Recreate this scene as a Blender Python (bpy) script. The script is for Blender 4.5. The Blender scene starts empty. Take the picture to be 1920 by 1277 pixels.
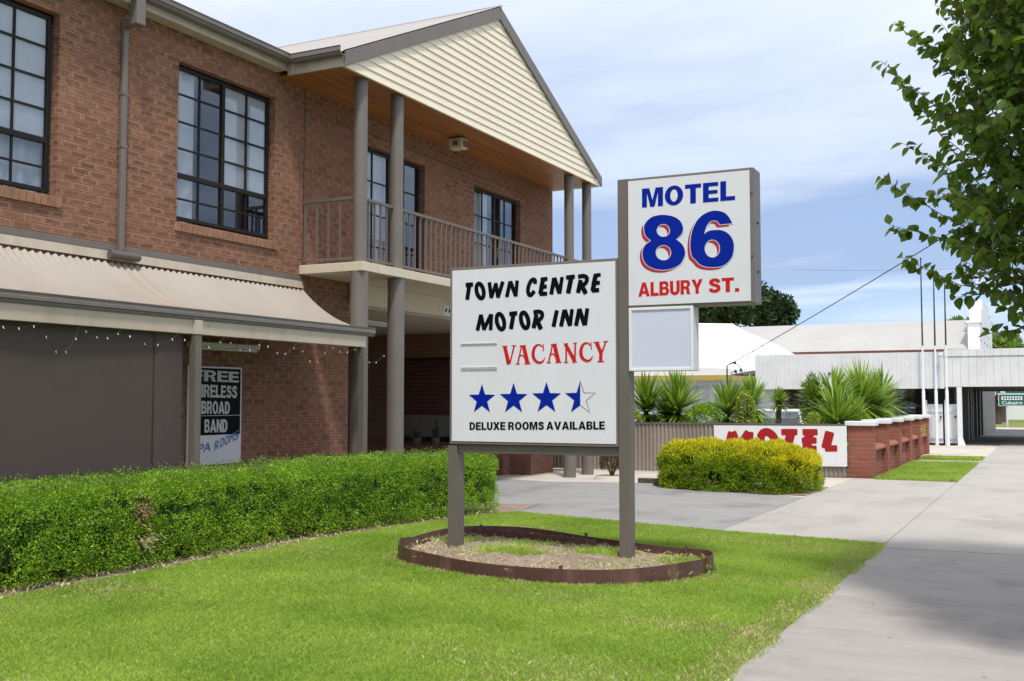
import bpy, math, random
import numpy as np
from mathutils import Vector
R = math.radians
random.seed(7); rng = np.random.default_rng(7)
C = bpy.context.scene.collection
scene = bpy.context.scene

# ---------------------------------------------------------------- camera
cam_d = bpy.data.cameras.new('camera'); cam = bpy.data.objects.new('camera', cam_d); C.objects.link(cam)
cam.location = (0, 0, 1.5)
cam.rotation_euler = (R(90) + 0.05569, 0, 0.4690)
cam_d.sensor_width = 36.0; cam_d.lens = 36.0 * 2000 / 1920
cam_d.clip_start = 0.05; cam_d.clip_end = 3000
scene.camera = cam
# ---------------------------------------------------------------- light
SUN_EL, SUN_DIR = 63.0, (0.58, -0.81)          # horizontal direction towards the sun
sd = bpy.data.lights.new('sun', 'SUN'); sun = bpy.data.objects.new('sun', sd); C.objects.link(sun)
sd.energy = 2.2; sd.angle = R(6.5); sd.color = (1.0, 0.955, 0.88)
hd = Vector((SUN_DIR[0], SUN_DIR[1], 0)).normalized() * math.cos(R(SUN_EL))
sun.rotation_euler = Vector((hd.x, hd.y, math.sin(R(SUN_EL)))).to_track_quat('Z', 'Y').to_euler()
w = bpy.data.worlds.new('World'); scene.world = w; w.use_nodes = True
nt = w.node_tree; nt.nodes.clear(); N = nt.nodes.new; L = nt.links.new
out = N('ShaderNodeOutputWorld'); mix = N('ShaderNodeMixShader'); b1 = N('ShaderNodeBackground'); b2 = N('ShaderNodeBackground')
sky = N('ShaderNodeTexSky'); sky.sky_type = 'NISHITA'; sky.sun_disc = False
sky.sun_elevation = R(SUN_EL); sky.sun_rotation = math.atan2(SUN_DIR[0], SUN_DIR[1]); sky.dust_density = 1.0
L(sky.outputs[0], b1.inputs[0]); b1.inputs[1].default_value = 0.12
tc = N('ShaderNodeTexCoord'); sep = N('ShaderNodeSeparateXYZ'); L(tc.outputs['Generated'], sep.inputs[0])
def wm(op, a, b=None):
    n = N('ShaderNodeMath'); n.operation = op
    for i, x in enumerate((a, b)):
        if x is None: continue
        if isinstance(x, (int, float)): n.inputs[i].default_value = x
        else: L(x, n.inputs[i])
    return n.outputs[0]
zz = wm('ADD', wm('MAXIMUM', sep.outputs[2], 0.0), 0.12)
cx = wm('DIVIDE', sep.outputs[0], zz); cy = wm('DIVIDE', sep.outputs[1], zz)
cmb = N('ShaderNodeCombineXYZ'); L(cx, cmb.inputs[0]); L(cy, cmb.inputs[1])
rot = N('ShaderNodeMapping'); L(cmb.outputs[0], rot.inputs[0]); rot.inputs['Rotation'].default_value = (0, 0, R(-25)); rot.inputs['Scale'].default_value = (0.45, 0.9, 1); rot.inputs['Location'].default_value = (0.9, 0.35, 0)
n1 = N('ShaderNodeTexNoise'); n1.inputs['Scale'].default_value = 0.8; n1.inputs['Detail'].default_value = 6; n1.inputs['Roughness'].default_value = 0.55; n1.inputs['Distortion'].default_value = 0.3
L(rot.outputs[0], n1.inputs['Vector'])
n2 = N('ShaderNodeTexNoise'); n2.inputs['Scale'].default_value = 2.2; n2.inputs['Detail'].default_value = 7; n2.inputs['Roughness'].default_value = 0.6; L(rot.outputs[0], n2.inputs['Vector'])
# broken cloud layers: height in the sky, stirred by two cloud noises
hgt = wm('ADD', wm('ADD', sep.outputs[2], wm('MULTIPLY', wm('SUBTRACT', n1.outputs[0], 0.5), 0.42)), wm('MULTIPLY', wm('SUBTRACT', n2.outputs[0], 0.5), 0.10))
rc = N('ShaderNodeValToRGB'); els = rc.color_ramp.elements
stops = [(0.0,(.42,.52,.68)),(.06,(.30,.42,.66)),(.095,(.44,.52,.68)),(.135,(.25,.34,.53)),(.19,(.25,.33,.51)),(.25,(.47,.53,.65)),(.34,(.665,.705,.755)),(.48,(.73,.75,.78)),(.62,(.64,.67,.74)),(.80,(.76,.77,.80)),(1.0,(.71,.73,.79))]
while len(els) < len(stops): els.new(0.5)
for el_, (p_, c_) in zip(els, stops): el_.position = p_; el_.color = (*c_, 1)
L(hgt, rc.inputs[0]); L(rc.outputs[0], b2.inputs[0]); b2.inputs[1].default_value = 0.98
mix.inputs[0].default_value = 0.86; L(b1.outputs[0], mix.inputs[1]); L(b2.outputs[0], mix.inputs[2]); L(mix.outputs[0], out.inputs[0])
scene.view_settings.view_transform = 'Standard'; scene.view_settings.look = 'None'; scene.view_settings.exposure = 0.70; scene.view_settings.gamma = 1.0
scene.cycles.max_bounces = 6; scene.cycles.transparent_max_bounces = 12; scene.cycles.caustics_reflective = False; scene.cycles.caustics_refractive = False
scene.cycles.use_denoising = True

# ---------------------------------------------------------------- helpers
def wloc(o):
    v = Vector((0, 0, 0))
    while o is not None: v += o.location; o = o.parent
    return v
def tag(o, label=None, cat=None, group=None, kind=None):
    if label: o['label'] = label
    if cat: o['category'] = cat
    if group: o['group'] = group
    if kind: o['kind'] = kind
    return o
def empty(name, loc, label, cat, group=None, rz=0.0):
    o = bpy.data.objects.new(name, None); C.objects.link(o); o.empty_display_size = 0.2
    o.location = loc; o.rotation_euler = (0, 0, rz); return tag(o, label, cat, group)
class MB:
    def __init__(s, local=False): s.v = []; s.f = []; s.m = []; s.local = local
    def add(s, vs, fs, m=0):
        k = len(s.v); s.v += [tuple(p) for p in vs]; s.f += [tuple(i + k for i in f) for f in fs]; s.m += [m] * len(fs); return s
    def box(s, x0, x1, y0, y1, z0, z1, m=0):
        return s.add([(x0,y0,z0),(x1,y0,z0),(x1,y1,z0),(x0,y1,z0),(x0,y0,z1),(x1,y0,z1),(x1,y1,z1),(x0,y1,z1)],
                     [(0,3,2,1),(4,5,6,7),(0,1,5,4),(1,2,6,5),(2,3,7,6),(3,0,4,7)], m)
    def quad(s, a, b, c, d, m=0): return s.add([a,b,c,d], [(0,1,2,3)], m)
    def tube(s, pts, r, n=8, cap=True, m=0):
        pts = [Vector(p) for p in pts]; rs = r if isinstance(r, (list, tuple)) else [r]*len(pts); vs = []; fs = []
        for i, p in enumerate(pts):
            d = (pts[min(i+1, len(pts)-1)] - pts[max(i-1, 0)]).normalized()
            a = d.orthogonal().normalized() if abs(d.z) > .95 else Vector((0,0,1)).cross(d).normalized()
            b = d.cross(a)
            for k in range(n):
                t = 2*math.pi*k/n; vs.append(p + (a*math.cos(t) + b*math.sin(t))*rs[i])
        for i in range(len(pts)-1):
            for k in range(n): fs.append((i*n+k, i*n+(k+1)%n, (i+1)*n+(k+1)%n, (i+1)*n+k))
        if cap: fs += [tuple(range(n-1, -1, -1)), tuple(range((len(pts)-1)*n, len(pts)*n))]
        return s.add(vs, fs, m)
    def prism(s, poly, axis, a, b, m=0):
        # poly: list of 2-D points in the plane normal to axis; extruded from a to b
        def P(p, t): return (t, p[0], p[1]) if axis == 0 else ((p[0], t, p[1]) if axis == 1 else (p[0], p[1], t))
        n = len(poly)
        return s.add([P(p, a) for p in poly] + [P(p, b) for p in poly],
                     [tuple(range(n-1,-1,-1)), tuple(range(n, 2*n))] + [(i, (i+1)%n, n+(i+1)%n, n+i) for i in range(n)], m)
    def build(s, name, mats, parent=None, smooth=False, bevel=0.0, fix=True):
        me = bpy.data.meshes.new(name); off = Vector((0,0,0)) if (parent is None or s.local) else wloc(parent)
        me.from_pydata([tuple(Vector(v) - off) for v in s.v], [], s.f)
        for m in (mats if isinstance(mats, (list, tuple)) else [mats]): me.materials.append(m)
        me.polygons.foreach_set('material_index', s.m)
        if fix:
            import bmesh
            bm = bmesh.new(); bm.from_mesh(me); bmesh.ops.recalc_face_normals(bm, faces=bm.faces); bm.to_mesh(me); bm.free()
        if smooth: me.polygons.foreach_set('use_smooth', [True]*len(me.polygons)); 
        o = bpy.data.objects.new(name, me); C.objects.link(o)
        if parent is not None: o.parent = parent
        if smooth:
            try: me.set_sharp_from_angle(angle=R(40))
            except Exception: pass
        if bevel:
            b = o.modifiers.new('bevel', 'BEVEL'); b.width = bevel; b.segments = 2; b.limit_method = 'ANGLE'; b.angle_limit = R(50)
        return o
def copy_tree(o, parent=None):
    c = o.copy(); C.objects.link(c)
    if parent is not None: c.parent = parent
    for ch in list(o.children): copy_tree(ch, c)
    return c
def npmesh(name, verts, quads, mats, parent=None, mi=None):
    verts = np.asarray(verts, np.float32).reshape(-1, 3)
    if parent is not None: verts = verts - np.array(wloc(parent), np.float32)
    quads = np.asarray(quads, np.int32); k = quads.shape[1]
    me = bpy.data.meshes.new(name); me.vertices.add(len(verts)); me.vertices.foreach_set('co', verts.ravel())
    me.loops.add(quads.size); me.loops.foreach_set('vertex_index', quads.ravel()); me.polygons.add(len(quads))
    me.polygons.foreach_set('loop_start', np.arange(0, quads.size, k, dtype=np.int32)); me.polygons.foreach_set('loop_total', np.full(len(quads), k, np.int32))
    for m in (mats if isinstance(mats, (list, tuple)) else [mats]): me.materials.append(m)
    if mi is not None: me.polygons.foreach_set('material_index', np.asarray(mi, np.int32))
    me.update(calc_edges=True); o = bpy.data.objects.new(name, me); C.objects.link(o)
    if parent is not None: o.parent = parent
    return o
def unit(a): return a / (np.linalg.norm(a, axis=-1, keepdims=True) + 1e-9)
def vnoise(p, seed=0):
    p = np.asarray(p, float); i = np.floor(p).astype(np.int64); f = p - i; f = f*f*(3-2*f); o = 0
    for dx in (0,1):
        for dy in (0,1):
            for dz in (0,1):
                h = ((i[...,0]+dx)*374761393 + (i[...,1]+dy)*668265263 + (i[...,2]+dz)*2147483647 + seed*974711) & 0xffffffff
                h = ((h ^ (h >> 13))*1274126177) & 0xffffffff; h = (h ^ (h >> 16)) & 0xffff
                wgt = (f[...,0] if dx else 1-f[...,0])*(f[...,1] if dy else 1-f[...,1])*(f[...,2] if dz else 1-f[...,2])
                o = o + wgt*h/65535.0
    return o
def leaf_verts(p, axis, side, length, width, fold=0.15):
    n = np.cross(axis, side); L_ = length[:,None]; W_ = width[:,None]
    return np.stack([p, p + axis*L_*.45 + side*W_*.5 + n*W_*fold, p + axis*L_, p + axis*L_*.45 - side*W_*.5 + n*W_*fold], 1)
def leaf_cloud(name, pos, out_dir, length, width, mats, parent=None, mi=None, spread=0.9, up=0.25):
    n = len(pos); d = unit(out_dir*1.0 + rng.normal(size=(n,3))*spread + np.array([0,0,up]))
    s = unit(np.cross(d, rng.normal(size=(n,3)))); ln = length*(.65+.7*rng.random(n)); wd = width*(.7+.6*rng.random(n))
    v = leaf_verts(pos, d, s, ln, wd); q = np.arange(4*n).reshape(n,4)
    return npmesh(name, v.reshape(-1,3), q, mats, parent, mi)

# ---------------------------------------------------------------- materials
def newmat(name):
    m = bpy.data.materials.new(name); m.use_nodes = True; t = m.node_tree; t.nodes.clear()
    o = t.nodes.new('ShaderNodeOutputMaterial'); b = t.nodes.new('ShaderNodeBsdfPrincipled'); t.links.new(b.outputs[0], o.inputs[0])
    return m, t, b, o
def mth(t, op, a, b=None, c=None):
    n = t.nodes.new('ShaderNodeMath'); n.operation = op
    for i, x in enumerate((a, b, c)):
        if x is None: continue
        if isinstance(x, (int, float)): n.inputs[i].default_value = x
        else: t.links.new(x, n.inputs[i])
    return n.outputs[0]
def noise(t, vec, scale, detail=4, rough=.55, dist=0.0):
    n = t.nodes.new('ShaderNodeTexNoise'); n.inputs['Scale'].default_value = scale; n.inputs['Detail'].default_value = detail; n.inputs['Roughness'].default_value = rough; n.inputs['Distortion'].default_value = dist
    if vec is not None: t.links.new(vec, n.inputs['Vector'])
    return n.outputs[0]
def ramp(t, fac, stops):
    r = t.nodes.new('ShaderNodeValToRGB'); e = r.color_ramp.elements
    while len(e) < len(stops): e.new(0.5)
    for i, (p, c) in enumerate(stops): e[i].position = p; e[i].color = (*c, 1) if len(c) == 3 else c
    t.links.new(fac, r.inputs[0]); return r.outputs[0]
def mixc(t, fac, a, b):
    n = t.nodes.new('ShaderNodeMix'); n.data_type = 'RGBA'
    for i, x in ((0, fac), (6, a), (7, b)):
        if isinstance(x, (int, float)): n.inputs[i].default_value = x
        elif isinstance(x, tuple): n.inputs[i].default_value = (*x, 1)
        else: t.links.new(x, n.inputs[i])
    return n.outputs[2]
def pos(t):
    return t.nodes.new('ShaderNodeNewGeometry').outputs['Position']
def mapping(t, vec, scale=(1,1,1), rotz=0):
    n = t.nodes.new('ShaderNodeMapping'); n.inputs['Scale'].default_value = scale; n.inputs['Rotation'].default_value = (0,0,rotz); t.links.new(vec, n.inputs[0]); return n.outputs[0]
def bump(t, b, h, strength=.3, dist=.01):
    n = t.nodes.new('ShaderNodeBump'); n.inputs['Strength'].default_value = strength; n.inputs['Distance'].default_value = dist
    t.links.new(h, n.inputs['Height']); t.links.new(n.outputs[0], b.inputs['Normal'])
def paint(name, col, rough=.5, var=.12, scale=3.0, dirt=None, dirt_amt=.5, bmp=0.0, metallic=0.0, spec=.5):
    m, t, b, o = newmat(name); p = pos(t)
    f = noise(t, p, scale, 6, .65); lo = tuple(c*(1-var) for c in col); hi = tuple(min(1, c*(1+var)) for c in col)
    c = ramp(t, f, [(.3, lo), (.7, hi)])
    if dirt:
        d = noise(t, mapping(t, p, (1,1,.25)), 5.0, 8, .7); c = mixc(t, mth(t, 'MULTIPLY', ramp(t, d, [(.52,(0,0,0)),(.75,(1,1,1))]), dirt_amt), c, dirt)
    t.links.new(c, b.inputs['Base Color']); b.inputs['Roughness'].default_value = rough; b.inputs['Metallic'].default_value = metallic; b.inputs['Specular IOR Level'].default_value = spec
    if bmp: bump(t, b, noise(t, p, 60, 4), bmp, .004)
    return m
def brick_mat(name, edge, core, mortar, amt=1.0, seed=0.0, joint_shade=.30):
    m, t, b, o = newmat(name)
    g = t.nodes.new('ShaderNodeNewGeometry'); sp = t.nodes.new('ShaderNodeSeparateXYZ'); t.links.new(g.outputs['Position'], sp.inputs[0])
    sn = t.nodes.new('ShaderNodeSeparateXYZ'); t.links.new(g.outputs['True Normal'], sn.inputs[0])
    isx = mth(t, 'GREATER_THAN', mth(t, 'ABSOLUTE', sn.outputs[0]), .5)
    u = mth(t, 'ADD', mth(t, 'MULTIPLY', isx, sp.outputs[1]), mth(t, 'MULTIPLY', mth(t, 'SUBTRACT', 1.0, isx), sp.outputs[0])); u = mth(t, 'ADD', u, 40.0 + seed)
    v = mth(t, 'DIVIDE', mth(t, 'ADD', sp.outputs[2], 10.0), .086); row = mth(t, 'FLOOR', v); fv = mth(t, 'FRACT', v)
    # stretcher bond with a ragged per-course shift
    wn = t.nodes.new('ShaderNodeTexWhiteNoise'); wn.noise_dimensions = '1D'; t.links.new(row, wn.inputs['W'])
    uu = mth(t, 'ADD', mth(t, 'DIVIDE', u, .24), mth(t, 'ADD', mth(t, 'MULTIPLY', mth(t, 'MODULO', row, 2.0), .5), mth(t, 'MULTIPLY', wn.outputs[0], .22)))
    col_ = mth(t, 'FLOOR', uu); fu = mth(t, 'FRACT', uu)
    du = mth(t, 'MULTIPLY', mth(t, 'SUBTRACT', .5, mth(t, 'ABSOLUTE', mth(t, 'SUBTRACT', fu, .5))), .24)
    dv = mth(t, 'MULTIPLY', mth(t, 'SUBTRACT', .5, mth(t, 'ABSOLUTE', mth(t, 'SUBTRACT', fv, .5))), .086)
    nz = noise(t, g.outputs['Position'], 28, 4, .6); ed = mth(t, 'ADD', mth(t, 'MINIMUM', du, dv), mth(t, 'MULTIPLY', mth(t, 'SUBTRACT', nz, .5), .006))
    joint = mth(t, 'SUBTRACT', 1.0, mth(t, 'SMOOTH_MIN', 1.0, mth(t, 'DIVIDE', mth(t, 'MAXIMUM', ed, 0.0), .0055), .2))
    jm = t.nodes.new('ShaderNodeClamp'); t.links.new(joint, jm.inputs[0]); joint = jm.outputs[0]
    idv = t.nodes.new('ShaderNodeCombineXYZ'); t.links.new(col_, idv.inputs[0]); t.links.new(row, idv.inputs[1])
    w2 = t.nodes.new('ShaderNodeTexWhiteNoise'); w2.noise_dimensions = '2D'; t.links.new(idv.outputs[0], w2.inputs['Vector'])
    cl = t.nodes.new('ShaderNodeMapRange'); cl.inputs[1].default_value = .013; cl.inputs[2].default_value = .022; t.links.new(mth(t, 'ADD', mth(t, 'MINIMUM', mth(t, 'MULTIPLY', du, .7), dv), mth(t, 'MULTIPLY', mth(t, 'SUBTRACT', noise(t, g.outputs['Position'], 16, 5, .75), .5), .055)), cl.inputs[0])
    sc = t.nodes.new('ShaderNodeSeparateColor'); t.links.new(w2.outputs[1], sc.inputs[0])
    blot = mth(t, 'MULTIPLY', mth(t, 'MULTIPLY', cl.outputs[0], ramp(t, noise(t, g.outputs['Position'], 34, 5, .75), [(.34,(.4,.4,.4)),(.54,(1,1,1))])), mth(t, 'ADD', .55, mth(t, 'MULTIPLY', sc.outputs[0], .45)))
    e2 = tuple(c*.72 for c in edge); ecol = mixc(t, sc.outputs[1], edge, e2)
    face = mixc(t, mth(t, 'MULTIPLY', blot, amt), ecol, core)
    speck = ramp(t, noise(t, g.outputs['Position'], 55, 3, .6), [(.62, (0,0,0)), (.68, (1,1,1))])
    face = mixc(t, mth(t, 'MULTIPLY', speck, .55), face, tuple(c*.45 for c in core))
    big = noise(t, g.outputs['Position'], .9, 4, .6); face = mixc(t, mth(t, 'MULTIPLY', ramp(t, big, [(.35,(0,0,0)),(.75,(1,1,1))]), .3), face, tuple(c*.7 for c in edge))
    eff = ramp(t, noise(t, g.outputs['Position'], 1.7, 6, .7), [(.56,(0,0,0)),(.74,(1,1,1))]); face = mixc(t, mth(t, 'MULTIPLY', eff, .16), face, (.55,.45,.38))
    mj = mixc(t, mth(t, 'LESS_THAN', mth(t, 'ADD', dv, mth(t, 'MULTIPLY', mth(t, 'SUBTRACT', nz, .5), .003)), .0030), mortar, tuple(c*joint_shade for c in mortar))  # middle of the bed joints darkened in colour as the raked joint's shadow
    t.links.new(mixc(t, joint, face, mj), b.inputs['Base Color']); b.inputs['Roughness'].default_value = .88; b.inputs['Specular IOR Level'].default_value = .25
    h = mth(t, 'ADD', mth(t, 'MULTIPLY', mth(t, 'SUBTRACT', 1.0, joint), 1.0), mth(t, 'MULTIPLY', nz, .35)); bump(t, b, h, .9, .012)
    return m
def leaf_mat(name, c1, c2, trans=.35, rough=.45, clump=(2.0, .5), tcol=None):
    m, t, b, o = newmat(name); g = t.nodes.new('ShaderNodeNewGeometry')
    r = g.outputs['Random Per Island']; cn = noise(t, g.outputs['Position'], clump[0], 3)
    f = mth(t, 'ADD', mth(t, 'MULTIPLY', r, 1-clump[1]), mth(t, 'MULTIPLY', mth(t, 'MULTIPLY', mth(t, 'SUBTRACT', cn, .25), 2.0), clump[1]))
    c = ramp(t, f, [(.1, c1), (.9, c2)]); t.links.new(c, b.inputs['Base Color']); b.inputs['Roughness'].default_value = rough; b.inputs['Specular IOR Level'].default_value = .35
    tr = t.nodes.new('ShaderNodeBsdfTranslucent')
    hs = t.nodes.new('ShaderNodeHueSaturation'); hs.inputs['Hue'].default_value = .48; hs.inputs['Value'].default_value = 1.3; t.links.new(c, hs.inputs['Color']); t.links.new(hs.outputs[0], tr.inputs[0])
    mx = t.nodes.new('ShaderNodeMixShader'); mx.inputs[0].default_value = trans; t.links.new(b.outputs[0], mx.inputs[1]); t.links.new(tr.outputs[0], mx.inputs[2]); t.links.new(mx.outputs[0], o.inputs[0])
    return m
def glass_mat(name, tint=(.02,.025,.03), refl=.07, alpha=.25):
    m, t, b, o = newmat(name); t.nodes.remove(b)
    gl = t.nodes.new('ShaderNodeBsdfGlossy'); gl.inputs['Roughness'].default_value = .03; gl.inputs[0].default_value = (.9,.95,1,1)
    tr = t.nodes.new('ShaderNodeBsdfTransparent'); tr.inputs[0].default_value = (.90,.92,.94,1)
    fr = t.nodes.new('ShaderNodeLayerWeight')
    f = mth(t, 'MINIMUM', mth(t, 'ADD', mth(t, 'POWER', fr.outputs['Facing'], 4.0), refl), 1.0)
    mx = t.nodes.new('ShaderNodeMixShader'); t.links.new(f, mx.inputs[0]); t.links.new(tr.outputs[0], mx.inputs[1]); t.links.new(gl.outputs[0], mx.inputs[2]); t.links.new(mx.outputs[0], o.inputs[0])
    return m
M = {}
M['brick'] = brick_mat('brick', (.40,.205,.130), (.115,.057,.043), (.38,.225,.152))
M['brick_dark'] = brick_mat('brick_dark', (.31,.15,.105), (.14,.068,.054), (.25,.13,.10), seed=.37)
M['brick_red'] = brick_mat('brick_red', (.36,.125,.085), (.24,.08,.058), (.50,.36,.30), .6, .11, .9)
M['sill_brick'] = paint('sill_brick', (.36,.19,.12), .9, .25, 9, bmp=.3)
M['grey_metal'] = paint('grey_metal', (.168,.145,.127), .45, .10, 2.5, (.10,.085,.07), .3)
M['post_brown'] = paint('post_brown', (.135,.115,.097), .45, .10, 2.5, (.09,.075,.06), .35)
M['rail_brown'] = paint('rail_brown', (.15,.12,.10), .5, .08, 3)
M['grey_dark'] = paint('grey_dark', (.125,.11,.10), .5, .10, 3)
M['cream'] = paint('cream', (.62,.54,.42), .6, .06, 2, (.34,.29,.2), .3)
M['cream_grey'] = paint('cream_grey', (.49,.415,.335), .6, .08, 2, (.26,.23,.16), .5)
M['cladding'] = paint('cladding', (.85,.75,.60), .5, .03, 1.5, (.6,.5,.36), .12)
M['white'] = paint('white', (.76,.77,.79), .5, .04, 1.2, (.5,.49,.46), .25)
M['white_dirty'] = paint('white_dirty', (.70,.70,.70), .6, .07, 1.6, (.38,.37,.35), .4)
M['roof_white'] = paint('roof_white', (.78,.78,.77), .5, .04, .6, (.6,.58,.54), .2)
M['roof_cream'] = paint('roof_cream', (.395,.387,.372), .6, .06, .5, (.29,.275,.25), .4)
M['roof_metal'] = paint('roof_metal', (.36,.33,.31), .4, .06, 1)
M['board'] = paint('board', (.70,.70,.745), .25, .025, 1.6, (.52,.51,.50), .22)
M['lens'] = paint('lens', (.60,.62,.77), .35, .02, .8)
M['blue'] = paint('blue', (.002,.018,.30), .35, .05, 4, spec=.08)
M['black_ink'] = paint('black_ink', (.003,.003,.004), .4, .1, 5, spec=.08)
M['red_ink'] = paint('red_ink', (.56,.018,.018), .4, .05, 5, spec=.08)
M['crimson'] = paint('crimson', (.46,.03,.05), .4, .05, 5, spec=.08)
M['dull_red'] = paint('dull_red', (.36,.022,.025), .5, .08, 6, spec=.08)
M['chalk_blue'] = paint('chalk_blue', (.05,.17,.38), .6, .15, 12)
M['frame'] = paint('frame', (.018,.015,.013), .45, .1, 6, spec=.2)
M['curtain'] = paint('curtain', (.72,.74,.76), .9, .05, 3)
M['film'] = paint('film', (.62,.64,.67), .8, .15, 2.2, (.45,.46,.50), .5)
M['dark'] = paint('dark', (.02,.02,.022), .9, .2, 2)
M['glass'] = glass_mat('glass')
M['timber'] = None
M['blind'] = paint('blind', (.072,.054,.049), .8, .05, 1.2)
M['concrete'] = None
M['rust_edge'] = paint('rust_edge', (.105,.045,.040), .5, .25, 5, (.24,.15,.12), .6, .2)
M['bark'] = paint('bark', (.10,.075,.055), .9, .3, 14, bmp=.6)
M['twig'] = paint('twig', (.16,.11,.07), .9, .3, 14)
M['dry'] = paint('dry', (.36,.24,.12), .9, .35, 20)
M['fence_metal'] = paint('fence_metal', (.27,.225,.19), .5, .08, 2, (.16,.13,.10), .3)
M['yellow'] = paint('yellow', (.42,.31,.07), .6, .08, 2)
M['green_sign'] = paint('green_sign', (.0,.13,.075), .4, .05, 3)
M['car_white'] = paint('car_white', (.78,.80,.82), .15, .01, 1); M['car_blue'] = paint('car_blue', (.45,.55,.62), .15, .02, 1)
M['tyre'] = paint('tyre', (.02,.02,.02), .8, .2, 8)
M['pole_silhouette'] = paint('pole_silhouette', (.05,.045,.04), .6, .5, 6, (.5,.48,.45), .4)  # near-black paints in the upper poles' silhouette against the sky
M['hall_red'] = paint('hall_red', (.12,.04,.035), .8, .2, 3)
M['bulb'] = paint('bulb', (.85,.86,.84), .2, .02, 3)
M['wire'] = paint('wire', (.02,.022,.02), .6, .1, 3)
m, t, b, o = newmat('timber'); p = pos(t)                      # varnished pine boards running along Y
c = ramp(t, noise(t, mapping(t, p, (14, .6, 4)), 1.6, 6, .65, .8), [(.3, (.25,.085,.02)), (.7, (.56,.235,.07))])
wv = t.nodes.new('ShaderNodeSeparateXYZ'); t.links.new(p, wv.inputs[0]); fr = mth(t, 'FRACT', mth(t, 'DIVIDE', wv.outputs[0], .1)); gap = mth(t, 'LESS_THAN', fr, .05); wt = t.nodes.new('ShaderNodeTexWhiteNoise'); wt.noise_dimensions = '1D'; t.links.new(mth(t, 'FLOOR', mth(t, 'DIVIDE', wv.outputs[0], .1)), wt.inputs['W']); c = mixc(t, mth(t, 'MULTIPLY', wt.outputs[0], .55), c, (.20,.07,.018))
t.links.new(mixc(t, gap, c, (.05,.02,.008)), b.inputs['Base Color']); b.inputs['Roughness'].default_value = .45; M['timber'] = m
def ground_mat(name, stops, scale, streak=(1,1,1), rot=0.0, bmp=.25, fine=45, stain=None, rough=.9, cracks=0.0, broom=False):
    m, t, b, o = newmat(name); p = pos(t)
    f = mth(t, 'ADD', mth(t, 'MULTIPLY', noise(t, mapping(t, p, streak, rot), scale, 7, .62, .3), .75), mth(t, 'MULTIPLY', noise(t, mapping(t, p, (.12,1,1)) if broom else p, fine, 3, .6), .25))
    c = ramp(t, f, stops)
    if stain:
        d = ramp(t, noise(t, mapping(t, p, (1.0,.6,1)), .8, 5, .6), [(.52,(0,0,0)),(.66,(1,1,1))]); c = mixc(t, mth(t, 'MULTIPLY', d, stain[1]), c, stain[0])
    if cracks:
        vt = t.nodes.new('ShaderNodeTexVoronoi'); vt.feature = 'DISTANCE_TO_EDGE'; vt.inputs['Scale'].default_value = .22
        wp = t.nodes.new('ShaderNodeVectorMath'); wp.operation = 'ADD'; t.links.new(mapping(t, p, (1.6,.5,1)), wp.inputs[0])
        nn = t.nodes.new('ShaderNodeTexNoise'); nn.inputs['Scale'].default_value = 1.4; t.links.new(p, nn.inputs['Vector']); t.links.new(nn.outputs[1], wp.inputs[1]); t.links.new(wp.outputs[0], vt.inputs['Vector'])
        c = mixc(t, mth(t, 'MULTIPLY', mth(t, 'LESS_THAN', vt.outputs[0], .0016), cracks), c, tuple(x*.4 for x in stops[0][1]))
    t.links.new(c, b.inputs['Base Color']); b.inputs['Roughness'].default_value = rough; b.inputs['Specular IOR Level'].default_value = .25
    bump(t, b, noise(t, p, 70, 5, .7), bmp, .006); return m
M['concrete'] = ground_mat('concrete', [(.25,(.33,.31,.285)),(.75,(.415,.392,.362))], 1.6, (1,.35,1), 0, .25, 40, ((.27,.255,.235), .6))
M['concrete_old'] = ground_mat('concrete_old', [(.25,(.285,.262,.243)),(.75,(.385,.358,.335))], 2.2, (.5,1.6,1), 0, .45, 55, ((.20,.182,.17), .65), broom=True)
M['concrete_warm'] = ground_mat('concrete_warm', [(.25,(.42,.38,.33)),(.75,(.56,.52,.46))], 1.5, (1,1,1), 0, .25, 40, ((.36,.31,.25), .5))
M['drive'] = ground_mat('drive', [(.25,(.235,.232,.228)),(.75,(.315,.311,.305))], 1.7, (.6,1.5,1), .3, .5, 50, ((.16,.16,.158), .65), broom=True)
M['asphalt'] = ground_mat('asphalt', [(.3,(.07,.075,.085)),(.7,(.11,.115,.125))], 2.0)
M['soil'] = ground_mat('soil', [(.25,(.15,.11,.08)),(.5,(.27,.21,.16)),(.75,(.40,.33,.26))], 7, (1,1,1), 0, 1.0, 60)
M['turf'] = ground_mat('turf', [(.3,(.13,.17,.04)),(.55,(.20,.23,.07)),(.8,(.34,.30,.15))], 2.2, (1,1,1), 0, .8, 60)
M['hedge_leaf'] = leaf_mat('hedge_leaf', (.085,.225,.016), (.40,.62,.05), .3, .35, (3.0,.4))
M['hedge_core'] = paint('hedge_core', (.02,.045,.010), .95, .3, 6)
M['gold_leaf'] = leaf_mat('gold_leaf', (.48,.52,.016), (.86,.74,.025), .3, .5, (3.0,.4))
M['gold_green'] = leaf_mat('gold_green', (.09,.22,.014), (.30,.42,.02), .3, .5, (3.0,.4))
M['yucca'] = leaf_mat('yucca', (.09,.21,.018), (.36,.50,.075), .25, .35, (1.0,.2))
M['tree_leaf'] = leaf_mat('tree_leaf', (.055,.125,.016), (.19,.31,.045), .48, .32, (1.2,.3))
M['far_leaf'] = leaf_mat('far_leaf', (.018,.045,.016), (.055,.10,.03), .2, .6, (.25,.5))
M['light_leaf'] = leaf_mat('light_leaf', (.08,.16,.02), (.22,.33,.05), .3, .5, (.8,.4))
M['lime_leaf'] = leaf_mat('lime_leaf', (.20,.30,.03), (.42,.48,.08), .3, .5, (1.0,.3))
M['brown_leaf'] = leaf_mat('brown_leaf', (.06,.05,.015), (.17,.14,.05), .2, .6, (3,.4))
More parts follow.
